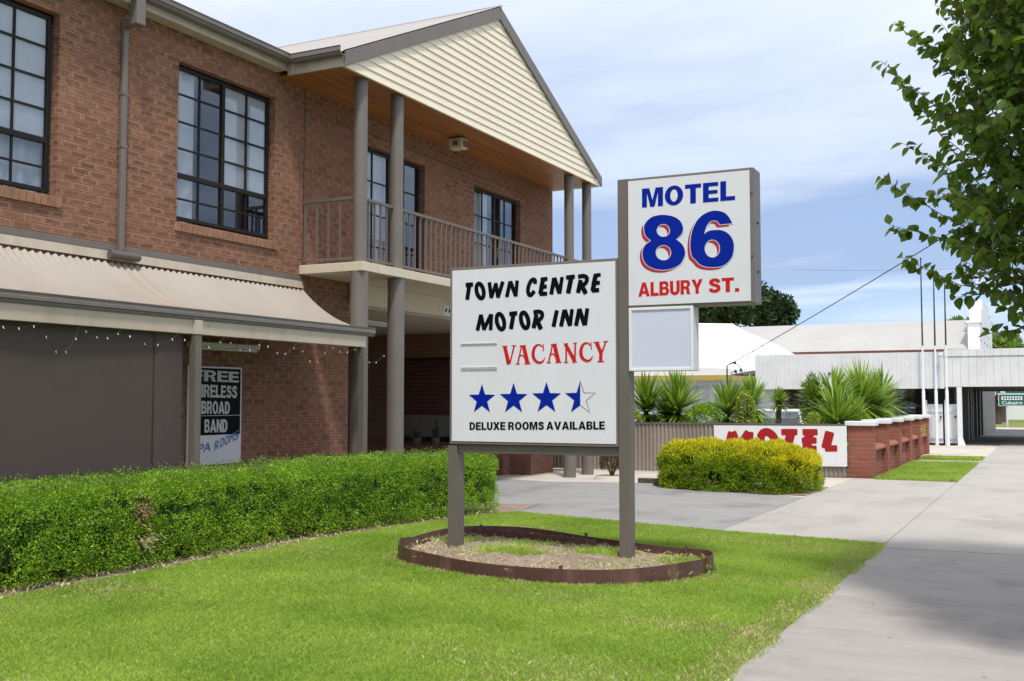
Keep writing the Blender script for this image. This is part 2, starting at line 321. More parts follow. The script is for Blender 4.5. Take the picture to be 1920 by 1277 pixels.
M['pink_leaf'] = leaf_mat('pink_leaf', (.10,.03,.035), (.42,.10,.16), .2, .6, (.6,.6))
M['grass'] = leaf_mat('grass', (.215,.375,.040), (.47,.63,.125), .5, .6, (.9,.68))
M['straw'] = leaf_mat('straw', (.40,.36,.16), (.62,.56,.30), .2, .7, (2,.3))

# ================================================================ setting
def sheet(name, polys, z, m, kind='structure', thick=None):
    b = MB()
    for poly in polys: b.add([(x, y, z) for x, y in poly], [tuple(range(len(poly)))])
    o = b.build(name, m, fix=False); tag(o, kind=kind); return o
sheet('ground', [[(-600,-300),(600,-300),(600,900),(-600,900)]], -.30, M['turf'])
lawn = sheet('lawn', [[(-7.25,-3),(-1.6,-3),(-1.6,11.69),(-3.37,11.97),(-6.5,12.8),(-7.2,12.0)]], 0.004, M['turf'])
sheet('soil_strip', [[(-9.35,-3),(-7.1,-3),(-7.15,7.0),(-7.2,9.0),(-6.85,12.0),(-6.45,12.9),(-6.6,13.9),(-9.35,13.0)]], 0.008, M['soil'])
ft = MB()
ys = [-3.0, -.4, 2.5, 5.4, 8.4]
sl = [(-1.6,-3,.45,5.4),( -1.6,5.4,.45,8.45),(-1.6,8.45,.45,11.45)]
for x0,y0,x1,y1 in sl: ft.box(x0+.004,x1,y0+.004,y1-.004,-.1,.008)
ft.build('footpath_worn', M['concrete_old'])['kind'] = 'structure'
ft = MB(); y = 11.45
while y < 45.5:
    ft.box(-1.594,.45,y+.007,min(y+3.05,45.6)-.007,-.1,.010); y += 3.05
ft.build('footpath', M['concrete'])['kind'] = 'structure'
ap = MB(); ap.prism([(-3.44,11.99),(-1.606,11.69),(-1.606,16.39),(-3.45,16.49)], 2, -.1, .006); ap.prism([(-3.45,16.503),(-1.606,16.403),(-1.606,21.12),(-3.02,21.10),(-3.1,21.3),(-3.46,21.3)], 2, -.1, .006); ap.prism([(-3.05,27.45),(-1.604,27.65),(-1.604,28.7),(-3.05,28.6)], 2, -.1, .006)
ap.build('driveway_apron', M['concrete'])['kind'] = 'structure'
ap = MB(); ap.prism([(-3.2,30.3),(-1.604,30.3),(-1.604,38),(-4.6,38),(-4.2,31.8),(-3.2,31.8)], 2, -.1, .006)
ap.build('paved_strip', M['concrete_warm'])['kind'] = 'structure'
dr = MB(); dr.prism([(-3.45,12.0),(-3.47,16.75),(-4.6,17.35),(-6.4,18.5),(-8.3,17.9),(-9.6,18.2),(-14,18.9),(-24,18.9),(-24,13.1),(-6.6,12.84)], 2, -.1, .003)
dr.build('driveway', M['drive'])['kind'] = 'structure'
sheet('concrete_pad', [[(-14,18.9),(-9.6,18.2),(-8.3,17.9),(-6.4,18.5),(-4.6,17.35),(-3.47,16.75),(-3.47,21.35),(-14,21.35)]], 0.001, M['concrete_warm'])
sheet('verge_lawn', [[(-3.05,21.12),(-1.604,21.22),(-1.604,27.6),(-3.05,27.4)], [(-3.05,28.65),(-1.604,28.75),(-1.604,30.2),(-3.05,30.2)], [(.45,-3),(2.6,-3),(2.6,45),(.45,45)]], 0.004, M['turf'])
k = MB(); k.box(2.6,2.75,-40,46,-.16,.02); k.build('kerb', M['concrete_warm'])['kind'] = 'structure'
sheet('road', [[(2.75,-60),(14,-60),(14,46),(2.75,46)], [(-2.7,50),(60,50),(60,61.5),(-2.7,61.5)]], -.045, M['asphalt'])
sheet('shade_paving', [[(-2.75,38),(2.6,38),(2.6,49.8),(-2.75,49.8)]], -.002, M['concrete_old'])
sheet('far_footpath', [[(-60,61.5),(60,61.5),(60,66),(-60,66)]], -.03, M['concrete_warm'])
sheet('far_lawn', [[(-60,66),(60,66),(60,100),(-60,100)]], -.02, M['turf'])
sheet('yard', [[(-14,21.35),(-3.5,21.35),(-3.6,32),(-4.6,38),(-4.6,50),(-40,50),(-40,21.35)]], -.24, M['concrete_old'])

# ================================================================ motel building
BR = empty('motel_building', (-9.355, 12, 0), 'two-storey brown brick motel with gabled balcony over its driveway', 'building')
XW = -9.355
def wall_x(mb, x, y0, y1, z0, z1, holes, depth=.11, m=0, sgn=-1):
    ys = sorted({y0, y1, *[h[0] for h in holes], *[h[1] for h in holes]}); zs = sorted({z0, z1, *[h[2] for h in holes], *[h[3] for h in holes]})
    for a, b in zip(ys[:-1], ys[1:]):
        for c, d in zip(zs[:-1], zs[1:]):
            if any(h[0] <= a and b <= h[1] and h[2] <= c and d <= h[3] for h in holes): continue
            mb.quad((x,a,c),(x,b,c),(x,b,d),(x,a,d), m)
    for h in holes:
        a, b, c, d = h; xi = x + sgn*depth
        mb.quad((x,a,c),(xi,a,c),(xi,a,d),(x,a,d), m); mb.quad((x,b,c),(x,b,d),(xi,b,d),(xi,b,c), m)
        mb.quad((x,a,d),(xi,a,d),(xi,b,d),(x,b,d), m); mb.quad((x,a,c),(x,b,c),(xi,b,c),(xi,a,c), m)
holes = [(5.95,7.79,3.65,5.61),(9.53,11.33,3.65,5.61),(13.3,15.21,3.385,5.44),(16.92,18.83,3.385,5.44)]
wl = MB()
wall_x(wl, XW, 1.0, 20.36, 2.95, 6.3, holes)
wall_x(wl, XW, 1.0, 13.07, -.1, 2.95, [])
wl.quad((XW,20.36,2.95),(-19,20.36,2.95),(-19,20.36,6.3),(XW,20.36,6.3)); wl.quad((XW,1,-.1),(-19,1,-.1),(-19,1,6.3),(XW,1,6.3)); wl.quad((-19,1,-.1),(-19,13.07,-.1),(-19,13.07,6.3),(-19,1,6.3)); wl.quad((-19,13.07,2.95),(-19,20.36,2.95),(-19,20.36,6.3),(-19,13.07,6.3))
wl.build('wall', M['brick'], BR, fix=False)
# drive-through under the upper floor
pc = MB()
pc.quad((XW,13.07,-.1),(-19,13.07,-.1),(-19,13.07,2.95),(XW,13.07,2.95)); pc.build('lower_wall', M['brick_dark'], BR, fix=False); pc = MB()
hz = (-12.62,-10.7,.62,2.40)
xs = [-19, hz[0], hz[1], XW]; zs = [-.1, hz[2], hz[3], 2.95]
for i in range(3):
    for j in range(3):
        if i == 1 and j == 1: continue
        pc.quad((xs[i],19.3,zs[j]),(xs[i+1],19.3,zs[j]),(xs[i+1],19.3,zs[j+1]),(xs[i],19.3,zs[j+1]))
for a, b_ in (((hz[0],hz[2]),(hz[1],hz[2])),((hz[0],hz[3]),(hz[1],hz[3])),((hz[0],hz[2]),(hz[0],hz[3])),((hz[1],hz[2]),(hz[1],hz[3]))):
    pc.quad((a[0],19.3,a[1]),(b_[0],19.3,b_[1]),(b_[0],19.4,b_[1]),(a[0],19.4,a[1]))
pc.quad((XW,19.3,-.1),(XW,20.36,-.1),(XW,20.36,2.95),(XW,19.3,2.95)); pc.quad((XW,20.36,-.1),(-19,20.36,-.1),(-19,20.36,2.95),(XW,20.36,2.95))
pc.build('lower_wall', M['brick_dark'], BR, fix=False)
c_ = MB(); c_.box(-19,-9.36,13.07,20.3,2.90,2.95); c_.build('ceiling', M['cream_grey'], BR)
bk = MB(); bk.box(-9.40,-9.25,13.08,20.3,2.93,3.245); bk.build('bulkhead', M['cream'], BR)
# windows -----------------------------------------------------
def window_x(y0, y1, z0, z1, ncol, mull, rows, transom, name='window', curtain=None, films=(), depth=.075):
    x = XW - depth; f = MB(); t = .045; d = .05
    f.box(x-d,x,y0,y0+t,z0,z1); f.box(x-d,x,y1-t,y1,z0,z1); f.box(x-d,x,y0+t,y1-t,z0,z0+t); f.box(x-d,x,y0+t,y1-t,z1-t,z1)
    for yy in mull: f.box(x-d,x+.004,yy-.028,yy+.028,z0+t,z1-t)
    if transom: f.box(x-d,x+.006,y0+t,y1-t,transom-.03,transom+.03)
    root = f.build(name, M['frame'], BR, bevel=.003)
    mt_ = MB()
    for i in range(1, ncol):
        yy = y0 + (y1-y0)*i/ncol
        if all(abs(yy-q) > .1 for q in mull): mt_.box(x-.03,x-.008,yy-.011,yy+.011,z0+t,z1-t)
    for zz in rows: mt_.box(x-.032,x-.010,y0+t,y1-t,zz-.011,zz+.011)
    mt_.build('muntin', M['frame'], root)
    p = MB(); p.box(x-.026,x-.020,y0+t,y1-t,z0+t,z1-t); p.build('pane', M['glass'], root)
    if films:
        fb = MB()
        for a,b_,c,d_ in films: fb.quad((x-.034,a,c),(x-.034,b_,c),(x-.034,b_,d_),(x-.034,a,d_))
        fb.build('window_film', M['film'], root, fix=False)
    if curtain:
        cb = MB()
        for (a, b_) in curtain:
            n = max(6, int((b_-a)/.02)); pts = [(x-.12 + .02*math.sin(i*.9 + 2*math.sin(i*.21)), a+(b_-a)*i/n) for i in range(n+1)]
            for q in range(n): cb.quad((pts[q][0],pts[q][1],z0+.01),(pts[q+1][0],pts[q+1][1],z0+.01),(pts[q+1][0],pts[q+1][1],z1-.03),(pts[q][0],pts[q][1],z1-.03))
        cb.build('curtain', M['curtain'], root, smooth=True, fix=False)
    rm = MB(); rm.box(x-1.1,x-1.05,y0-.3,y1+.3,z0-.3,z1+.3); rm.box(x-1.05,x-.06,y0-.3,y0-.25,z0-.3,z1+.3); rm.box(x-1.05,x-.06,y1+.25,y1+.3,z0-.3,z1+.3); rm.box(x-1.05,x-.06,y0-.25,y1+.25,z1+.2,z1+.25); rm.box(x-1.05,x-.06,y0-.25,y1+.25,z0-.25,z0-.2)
    rm.build('dark_backing', M['dark'], root)  # near-black box behind the glass stands in for the unlit inside
    return root
def sill(root, y0, y1, z):
    s = MB(); n = int((y1-y0)/.0865); w_ = (y1-y0)/n
    for i in range(n):
        a = y0+i*w_; s.add([(XW-.1,a+.004,z),(XW+.045,a+.004,z-.02),(XW+.045,a+w_-.004,z-.02),(XW-.1,a+w_-.004,z),(XW-.1,a+.004,z-.115),(XW+.03,a+.004,z-.125),(XW+.03,a+w_-.004,z-.125),(XW-.1,a+w_-.004,z-.115)], [(0,1,2,3),(7,6,5,4),(0,4,5,1),(1,5,6,2),(2,6,7,3),(3,7,4,0)])
    s.box(XW-.1,XW+.024,y0+.001,y1-.001,z-.118,z-.026)
    s.build('sill', M['sill_brick'], root, bevel=.002)
w2 = window_x(9.55,11.29,3.685,5.585,4,[10.40],[4.57,4.90,5.24,3.95],4.235, curtain=[(9.62,9.98)], films=[(10.40,11.29,4.235,5.585)])
sill(w2, 9.50, 11.38, 3.655)
w1 = window_x(5.98,7.75,3.685,5.585,4,[6.86],[4.57,4.90,5.24,3.95],4.235, curtain=[(6.1,7.85)], films=[(5.98,6.86,4.235,5.585),(6.861,7.75,4.235,5.585)])
sill(w1, 5.92, 7.84, 3.655)
for (a, b_, cu) in ((13.33,15.16,[(13.4,14.85)]),(16.95,18.78,[(17.0,17.8)])):
    r_ = window_x(a,b_,3.39,5.42,4,[(a+b_)/2],[3.9,4.4,4.92],None,'balcony_door',curtain=cu,depth=.08)
    h_ = MB(); h_.box(XW-.078,XW-.045,(a+b_)/2+.05,(a+b_)/2+.075,4.2,4.4); h_.build('handle', M['grey_dark'], r_)
# window inside the drive-through (faces the camera)
f = MB(); x0,x1,z0,z1 = hz
for q in ((x0,x0+.06,z0,z1),(x1-.06,x1,z0,z1),(x0+.06,x1-.06,z0,z0+.06),(x0+.06,x1-.06,z1-.06,z1)): f.box(q[0],q[1],19.32,19.38,q[2],q[3])
fr_ = f.build('window', M['frame'], BR); p = MB(); p.box(x0+.06,x1-.06,19.345,19.352,z0+.06,z1-.06); p.build('pane', M['glass'], fr_)
rm = MB(); rm.box(x0-.2,x1+.2,19.75,19.8,z0-.2,z1+.2); rm.build('reflected_brick', M['brick_red'], fr_); rm = MB(); rm.box(x0+.1,x1-.1,19.55,19.56,z0+.1,1.18); rm.build('reflected_dado', M['cream_grey'], fr_)  # brick and pale panels stand in for the reflection in the glass
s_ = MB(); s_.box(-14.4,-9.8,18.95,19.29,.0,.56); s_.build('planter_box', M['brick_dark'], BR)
# balcony ------------------------------------------------------
b = MB(); b.box(-9.35,-8.28,11.87,20.36,3.25,3.375); b.build('balcony_floor', M['cream'], BR, bevel=.006)
rl = MB()
for z,h in ((4.27,.045),(3.44,.032)):
    rl.box(-8.42-.02,-8.42+.02,12.05,20.1,z-h/2,z+h/2); rl.box(-9.34,-8.50,11.93,11.97,z-h/2,z+h/2)
rail = rl.build('railing', M['rail_brown'], BR, bevel=.004)
bb = MB(); bb.box(-8.432,-8.408,12.193,12.217,3.456,4.248); base_b = bb.build('baluster', M['rail_brown'], rail)
for i in range(1, 52):
    yy = 12.205 + i*.151
    if abs(yy-12.9) < .11 or abs(yy-19.08) < .1 or yy > 19.85: continue
    c2 = base_b.copy(); C.objects.link(c2); c2.location = base_b.location + Vector((0, i*.151, 0))
for i in range(4):
    c2 = base_b.copy(); C.objects.link(c2); c2.location = base_b.location + Vector((-.29-i*.2, 11.95-12.205, 0))
for (cy_) in (11.99, 12.90, 19.08, 19.97):
    c1 = MB(); c1.tube([(-8.41,cy_,3.375),(-8.41,cy_,5.93)], .095, 28); c1.build('column', M['grey_metal'], BR, smooth=True)
    c1 = MB(); c1.tube([(-8.41,cy_,-.05),(-8.41,cy_,3.25)], .122, 32); c1.build('column', M['grey_metal'], BR, smooth=True)
# soffit, gable, roofs -------------------------------------------
b = MB(); b.box(XW+.001,-8.29,11.42,20.12,5.925,5.945); b.build('soffit', M['timber'], BR)
b = MB(); n = 17; hgt = 2.08; y0g, y1g, yc, zt = 11.375, 20.325, 15.78, 5.907
for i in range(n):                                             # lapped weatherboards
    za, zb = zt + i*hgt/n, zt + (i+1)*hgt/n + .012
    ka, kb = (za-zt)/2.05*(yc-y0g), min(1, (zb-zt)/2.05)*(yc-y0g)
    ya, yb, yc_, yd = y0g+ka, y1g-ka, y1g-kb, y0g+kb
    if yb-ya < .05: break
    b.add([(-8.245,ya,za),(-8.245,yb,za),(-8.263,max(yc_,yc),zb),(-8.263,min(yd,yc),zb),(-8.285,ya,za),(-8.285,yb,za),(-8.285,max(yc_,yc),zb),(-8.285,min(yd,yc),zb)], [(0,1,2,3),(7,6,5,4),(0,4,5,1),(1,5,6,2),(3,2,6,7),(0,3,7,4)])
b.build('gable_cladding', M['cladding'], BR, fix=False)
for s in (1, -1):
    ya = 11.36 if s == 1 else 20.34
    b = MB(); b.prism([(ya,5.905),(ya,6.105),(yc,8.165),(yc,7.955)] if s == 1 else [(ya,5.905),(ya,6.085),(yc,8.165),(yc,7.955)], 0, -8.245, -8.215); b.build('barge_board', M['grey_metal'], BR, bevel=.003)
b = MB(); lo = [(11.33,6.10),(yc,8.175),(20.37,6.075)]
# corrugated gable roof, ribs running down the slope
def rib(xa, xb, n): return [(xa+(xb-xa)*i/n, .010*math.cos(i*math.pi)) for i in range(n+1)]
for (pa, pb) in ((lo[0],lo[1]),(lo[1],lo[2])):
    rr = rib(-8.22,-15.5,190)
    for (xa,da),(xb,db) in zip(rr[:-1],rr[1:]): b.quad((xa,pa[0],pa[1]+da),(xb,pa[0],pa[1]+db),(xb,pb[0],pb[1]+db),(xa,pb[0],pb[1]+da))
b.tube([(-8.2,yc,8.17),(-15.5,yc,8.17)], .035, 8)
b.build('gable_roof', M['roof_metal'], BR, fix=False)
b = MB(); b.add([(-9.10,.5,6.16),(-9.10,20.5,6.16),(-14.0,20.5,8.0),(-14.0,.5,8.0),(-19.3,.5,6.03),(-19.3,20.5,6.03)], [(0,1,2,3),(3,2,5,4),(0,3,4),(1,5,2)]); b.build('roof', M['roof_metal'], BR, fix=False)
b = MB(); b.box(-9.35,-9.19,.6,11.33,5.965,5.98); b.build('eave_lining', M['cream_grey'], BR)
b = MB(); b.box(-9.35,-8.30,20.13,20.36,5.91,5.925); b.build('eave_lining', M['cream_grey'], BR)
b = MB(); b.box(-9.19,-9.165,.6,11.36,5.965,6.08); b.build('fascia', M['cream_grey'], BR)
b = MB(); b.box(-9.164,-8.25,11.345,11.37,5.90,6.06); b.build('fascia', M['cream_grey'], BR)
def gutter(mb, x0, y0, y1, z, s=1, w_=.12, h=.11):
    prof = [(0,0),(w_*.75,0),(w_*.8,h*.30),(w_,h*.36),(w_,h*.62),(w_*.94,h*.66),(w_*.94,h*.9),(w_,h*.92),(w_,h),(w_*.86,h),(w_*.84,h*.12),(0,h*.12)]
    mb.prism([(x0+s*a, z+b_) for a, b_ in prof], 1, y0, y1)
b = MB(); gutter(b, -9.165, .6, 11.34, 6.05); 
prof = [(0,0),(.09,0),(.1,.035),(.12,.04),(.12,.07),(.112,.074),(.112,.1),(.12,.11),(.10,.11),(.1,.014),(0,.014)]
b.prism([(11.345-a, 6.035+c) for a, c in prof], 0, -9.05, -8.215)
b.build('gutter', M['grey_metal'], BR, fix=True)
b = MB(); b.box(XW,XW+.003,11.955,11.967,3.39,5.9); b.build('control_joint', M['dark'], BR)
# rainwater pipe
b = MB(); b.box(-9.350,-9.295,8.615,8.69,3.16,5.72); b.box(-9.345,-9.20,8.61,8.695,5.72,5.82); b.box(-9.20,-9.06,8.58,8.71,5.72,6.05)
dp = b.build('downpipe', M['grey_metal'], BR, bevel=.012); q = MB()
for z in (4.35, 4.95): q = MB(); q.box(-9.353,-9.291,8.609,8.696,z,z+.03); q.build('bracket', M['grey_metal'], dp)
pass
q = MB(); q.tube([(-9.28,8.46,3.12),(-9.28,8.88,3.12)], .045, 14); q.build('spreader', M['grey_dark'], dp, smooth=True)
# awning -----------------------------------------------------------
aw = MB(); Y0, Y1 = 1.0, 11.93; n = int((Y1-Y0)/.047); prof = []
for i in range(15):
    tt = i/14; x = XW+.02 + (1.22)*tt; z = 2.455 + .575*(1-tt)**2.1; prof.append((x, z))
vs = []; fs = []
for j in range(n+1):
    yy = Y0+(Y1-Y0)*j/n; dz = .013*math.cos(j*math.pi)
    for x, z in prof: vs.append((x+dz*.5, yy, z+dz))
for j in range(n):
    for i in range(14): a = j*15+i; fs.append((a, a+1, a+16, a+15))
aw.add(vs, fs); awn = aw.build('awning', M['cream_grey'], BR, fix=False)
m, t, b_, o_ = newmat('awning_sheet'); p_ = pos(t); sp = t.nodes.new('ShaderNodeSeparateXYZ'); t.links.new(p_, sp.inputs[0])
base = ramp(t, noise(t, p_, 1.4, 6, .6), [(.3, (.30,.262,.228)), (.7, (.35,.31,.268))])
rs = mth(t, 'MULTIPLY', ramp(t, mth(t, 'ABSOLUTE', mth(t, 'SUBTRACT', sp.outputs[1], 8.72)), [(.02,(1,1,1)),(.30,(0,0,0))]), ramp(t, noise(t, mapping(t, p_, (.4,9,.4)), 1.5, 4), [(.4,(0,0,0)),(.62,(1,1,1))]))
t.links.new(mixc(t, mth(t, 'MULTIPLY', rs, .75), base, (.30,.17,.085)), b_.inputs['Base Color']); b_.inputs['Roughness'].default_value = .5
awn.data.materials[0] = m
b = MB(); b.add([(XW,Y0,3.165),(XW+.012,Y0,3.165),(XW+.03,Y0,3.06),(XW+.026,Y0,3.06),(XW,Y1+.02,3.165),(XW+.012,Y1+.02,3.165),(XW+.03,Y1+.02,3.06),(XW+.026,Y1+.02,3.06)], [(0,1,5,4),(1,2,6,5),(2,3,7,6),(0,3,2,1),(4,5,6,7)]); b.build('flashing', M['cream_grey'], awn)
b = MB(); b.box(XW,XW+.016,Y0,Y1,3.167,3.235); b.build('flashing_cap', M['grey_metal'], awn)
b = MB(); gutter(b, -8.12, Y0, 11.80, 2.34, 1, .115, .115); b.build('gutter', M['grey_metal'], awn)
b = MB(); b.box(-8.11,-8.04,Y0,11.63,2.19,2.345); b.build('beam', M['cream_grey'], awn, bevel=.005)
b = MB(); b.add([(-8.6,Y1-.012,2.535),(-8.11,Y1-.012,2.44),(-8.11,Y1-.012,2.35),(XW,Y1-.012,2.35),(XW,Y1-.012,2.98),(-9.1,Y1-.012,2.78),(-8.85,Y1-.012,2.64)], [(0,1,2,3,4,5,6)]); 
for yy in (8.505, 11.565):
    b = MB(); b.box(-8.09,-8.0,yy-.045,yy+.045,-.05,2.188); b.build('awning_post', M['post_brown'], BR, bevel=.004)
b = MB(); b.box(-8.095,-7.992,8.455,8.552,2.189,2.338); b.build('post_cap', M['cream_grey'], BR, bevel=.003)
# --- things fixed to the building
bl = MB(); n = 60; vs = []; fs = []
for j in range(n+1):
    yy = 4.6+(8.38-4.6)*j/n
    for k in range(13):
        z = .12+(2.19-.12)*k/12; vs.append((-8.125+.010*math.sin(yy*2.3+z)+(.012 if yy > 8.02 else 0), yy, z))
for j in range(n):
    for k in range(12): a = j*13+k; fs.append((a, a+13, a+14, a+1))
bl.add(vs, fs); bl.add([(x-.006, y, z) for x, y, z in vs], [f_[::-1] for f_ in fs])
bd = tag(bl.build('drop_blind', M['blind'], smooth=True, fix=False), 'dark brown outdoor drop blind hanging below the awning left of the post', 'blind')
sm = MB(); sm.box(-8.118,-8.110,7.985,7.993,.13,2.18); sm.build('seam', M['dark'], bd)
hm = MB(); hm.tube([(-8.115,4.6,.12),(-8.115,8.38,.12)], .02, 8); hm.build('hem_bar', M['grey_dark'], bd, smooth=True)
def tube_light(x, y0, y1, z, label):
    r_ = empty('tube_light', (x, (y0+y1)/2, z), label, 'light', 'batten tube lights')
    b = MB(); b.box(x-.035,x+.035,y0,y1,z+.01,z+.07); b.build('batten', M['white_dirty'], r_, bevel=.006)
    b = MB(); b.tube([(x,y0+.03,z-.006),(x,y1-.03,z-.006)], .014, 10); b.build('tube', M['curtain'], r_, smooth=True)
tube_light(-9.15, 9.55, 10.80, 2.13, 'white batten tube light above the black wireless sign')
hang = MB(); 
tube_light(-10.6, 14.9, 16.1, 2.82, 'white batten tube light under the drive-through ceiling')
b = MB(); b.box(-8.98,-8.72,15.36,15.56,5.72,5.90); sp_ = tag(b.build('flood_light', M['cream'], bevel=.02), 'small beige box fixture hung from the timber balcony ceiling', 'light fixture')
q = MB(); q.box(-8.722,-8.712,15.39,15.53,5.745,5.86); q.build('lens', M['grey_dark'], sp_); q = MB(); q.box(-8.90,-8.80,15.352,15.362,5.77,5.85); q.build('vent', M['grey_dark'], sp_); q = MB(); q.box(-8.87,-8.83,15.44,15.48,5.895,5.926); q.build('bracket', M['grey_dark'], sp_)
b = MB(); b.tube([(-9.355,15.95,5.2),(-9.30,15.95,5.2)], .035, 14); b.tube([(-9.30,15.95,5.2),(-9.27,15.95,5.2),(-9.25,15.95,5.2)], [.035,.028,.01], 14)
tag(b.build('wall_lamp', M['sill_brick'], smooth=True), 'small round lamp on the brick wall between the balcony doors', 'lamp')
b = MB(); pts = [(-9.350, 13.2+i*.23, 5.62 + .010*math.sin(i*1.7)) for i in range(26)]; b.tube(pts, .005, 5)
tag(b.build('wall_cable', M['wire'], smooth=True), 'thin dark cable sagging along the brick above the balcony doors', 'cable')
# fairy lights
fl = empty('fairy_lights', (-8.03, 8.0, 2.18), 'string of small white fairy lights looped under the awning beam', 'fairy lights')
b = MB(); wp = []; yy = 4.9; random.seed(3); bulbs = []
while yy < 11.9:
    span = random.uniform(.42,.75); dip = random.uniform(.10,.26)
    for i in range(8):
        tt = i/8; wp.append((-8.032, yy+span*tt, 2.185 - dip*4*tt*(1-tt)*(.8+.3*math.sin(yy*5))))
        if i % 2 == 1 and len(bulbs) < 76: bulbs.append(wp[-1])
    yy += span
b.tube(wp, .0022, 4); b.build('wire', M['wire'], fl)
bm_ = MB(); bm_.tube([(-8.032,0,0),(-8.030,.007,-.022)], .0055, 6); pb = None
for i, (x, y, z) in enumerate(bulbs):
    if pb is None:
        bm_ = MB(); bm_.tube([(0,0,0),(.002,.004,-.022)], .0042, 6); bm_.local = True; pb = bm_.build('bulb', M['bulb'], fl); c2 = pb
    else: c2 = pb.copy(); C.objects.link(c2)
    c2.location = Vector((x, y, z)) - fl.location; c2.rotation_euler = (random.uniform(-.8,.8), random.uniform(-.3,.3), 0)
# potted plants on the planter
for i, (px_, lab) in enumerate(((-11.9,'low leafy pot plant on brick planter before the drive-through window'),(-11.45,'tall thin cactus in a pot before the drive-through window'))):
    r_ = empty('pot_plant', (px_, 19.1, .56), lab, 'plant')
    b = MB(); b.tube([(px_,19.1,.56),(px_,19.1,.72)], [.075,.10], 14); b.build('pot', M['grey_dark'], r_, smooth=True)
    if i == 0:
        P = np.array([[px_,19.1,.75]]) + rng.normal(size=(70,3))*[.07,.06,.07]; leaf_cloud('foliage', P, P-np.array([px_,19.1,.68]), .08, .03, M['far_leaf'], r_)
    else:
        b = MB()
        for dx, h in ((0,.38),(.04,.24),(-.05,.18)): b.tube([(px_+dx,19.1,.7),(px_+dx*1.3,19.1,.72+h)], [.025,.018], 8)
        b.build('stem', M['far_leaf'], r_, smooth=True)

# lettering outlines in board coordinates (metres)
BRUSH=[([(0.097,2.624),(0.171,2.626)],0.038),([(0.133,2.618),(0.111,2.483)],0.038),([(0.254,2.624),(0.266,2.613),(0.278,2.596),(0.286,2.575),(0.292,2.553),(0.293,2.531),(0.291,2.512),(0.285,2.498),(0.276,2.49),(0.264,2.488),(0.251,2.493),(0.239,2.505),(0.227,2.522),(0.219,2.542),(0.213,2.564),(0.212,2.586),(0.214,2.605),(0.22,2.62),(0.23,2.628),(0.241,2.63),(0.254,2.624)],0.036),([(0.354,2.635),(0.375,2.49)],0.034),([(0.375,2.488),(0.425,2.624)],0.032),([(0.425,2.624),(0.447,2.489)],0.032),([(0.447,2.489),(0.499,2.635)],0.034),([(0.542,2.491),(0.578,2.634)],0.034),([(0.581,2.634),(0.637,2.496)],0.034),([(0.639,2.493),(0.652,2.638)],0.032),([(0.839,2.604),(0.841,2.629),(0.822,2.643),(0.796,2.627),(0.775,2.588),(0.766,2.541),(0.775,2.505),(0.793,2.495),(0.814,2.51),(0.831,2.53)],0.034),([(0.903,2.638),(0.966,2.642)],0.034),([(0.923,2.639),(0.897,2.506)],0.04),([(0.891,2.566),(0.958,2.57)],0.034),([(0.891,2.502),(0.962,2.502)],0.034),([(1.009,2.497),(1.037,2.644)],0.036),([(1.041,2.644),(1.092,2.502)],0.036),([(1.094,2.499),(1.119,2.648)],0.032),([(1.164,2.644),(1.245,2.649)],0.034),([(1.21,2.629),(1.181,2.499)],0.04),([(1.307,2.61),(1.281,2.499)],0.038),([(1.285,2.647),(1.336,2.65),(1.366,2.634),(1.368,2.603),(1.343,2.573),(1.313,2.563)],0.034),([(1.317,2.563),(1.357,2.488)],0.038),([(1.44,2.648),(1.503,2.653)],0.03),([(1.454,2.64),(1.427,2.511)],0.04),([(1.421,2.577),(1.495,2.58)],0.032),([(1.423,2.511),(1.487,2.513)],0.034),([(0.225,2.178),(0.262,2.323)],0.036),([(0.264,2.323),(0.297,2.182)],0.034),([(0.295,2.183),(0.371,2.324)],0.034),([(0.376,2.324),(0.368,2.178)],0.034),([(0.475,2.321),(0.488,2.309),(0.499,2.292),(0.508,2.271),(0.514,2.247),(0.515,2.225),(0.513,2.205),(0.507,2.19),(0.497,2.181),(0.486,2.179),(0.473,2.184),(0.46,2.196),(0.449,2.214),(0.44,2.235),(0.434,2.258),(0.433,2.281),(0.435,2.301),(0.441,2.316),(0.451,2.325),(0.462,2.327),(0.475,2.321)],0.036),([(0.573,2.323),(0.649,2.328)],0.036),([(0.613,2.316),(0.587,2.182)],0.038),([(0.733,2.325),(0.745,2.313),(0.756,2.296),(0.765,2.275),(0.77,2.252),(0.772,2.229),(0.769,2.21),(0.763,2.195),(0.754,2.186),(0.743,2.184),(0.73,2.189),(0.718,2.201),(0.707,2.218),(0.698,2.24),(0.693,2.263),(0.691,2.285),(0.693,2.304),(0.699,2.32),(0.709,2.328),(0.72,2.33),(0.733,2.325)],0.036),([(0.855,2.307),(0.826,2.184)],0.038),([(0.827,2.33),(0.876,2.335),(0.911,2.319),(0.912,2.286),(0.887,2.259),(0.857,2.246)],0.034),([(0.864,2.246),(0.901,2.171)],0.038),([(1.065,2.336),(1.031,2.19)],0.036),([(1.108,2.191),(1.142,2.339)],0.036),([(1.146,2.339),(1.198,2.194)],0.036),([(1.2,2.194),(1.219,2.342)],0.032),([(1.26,2.192),(1.292,2.341)],0.036),([(1.294,2.343),(1.344,2.195)],0.036),([(1.35,2.195),(1.372,2.343)],0.034)]
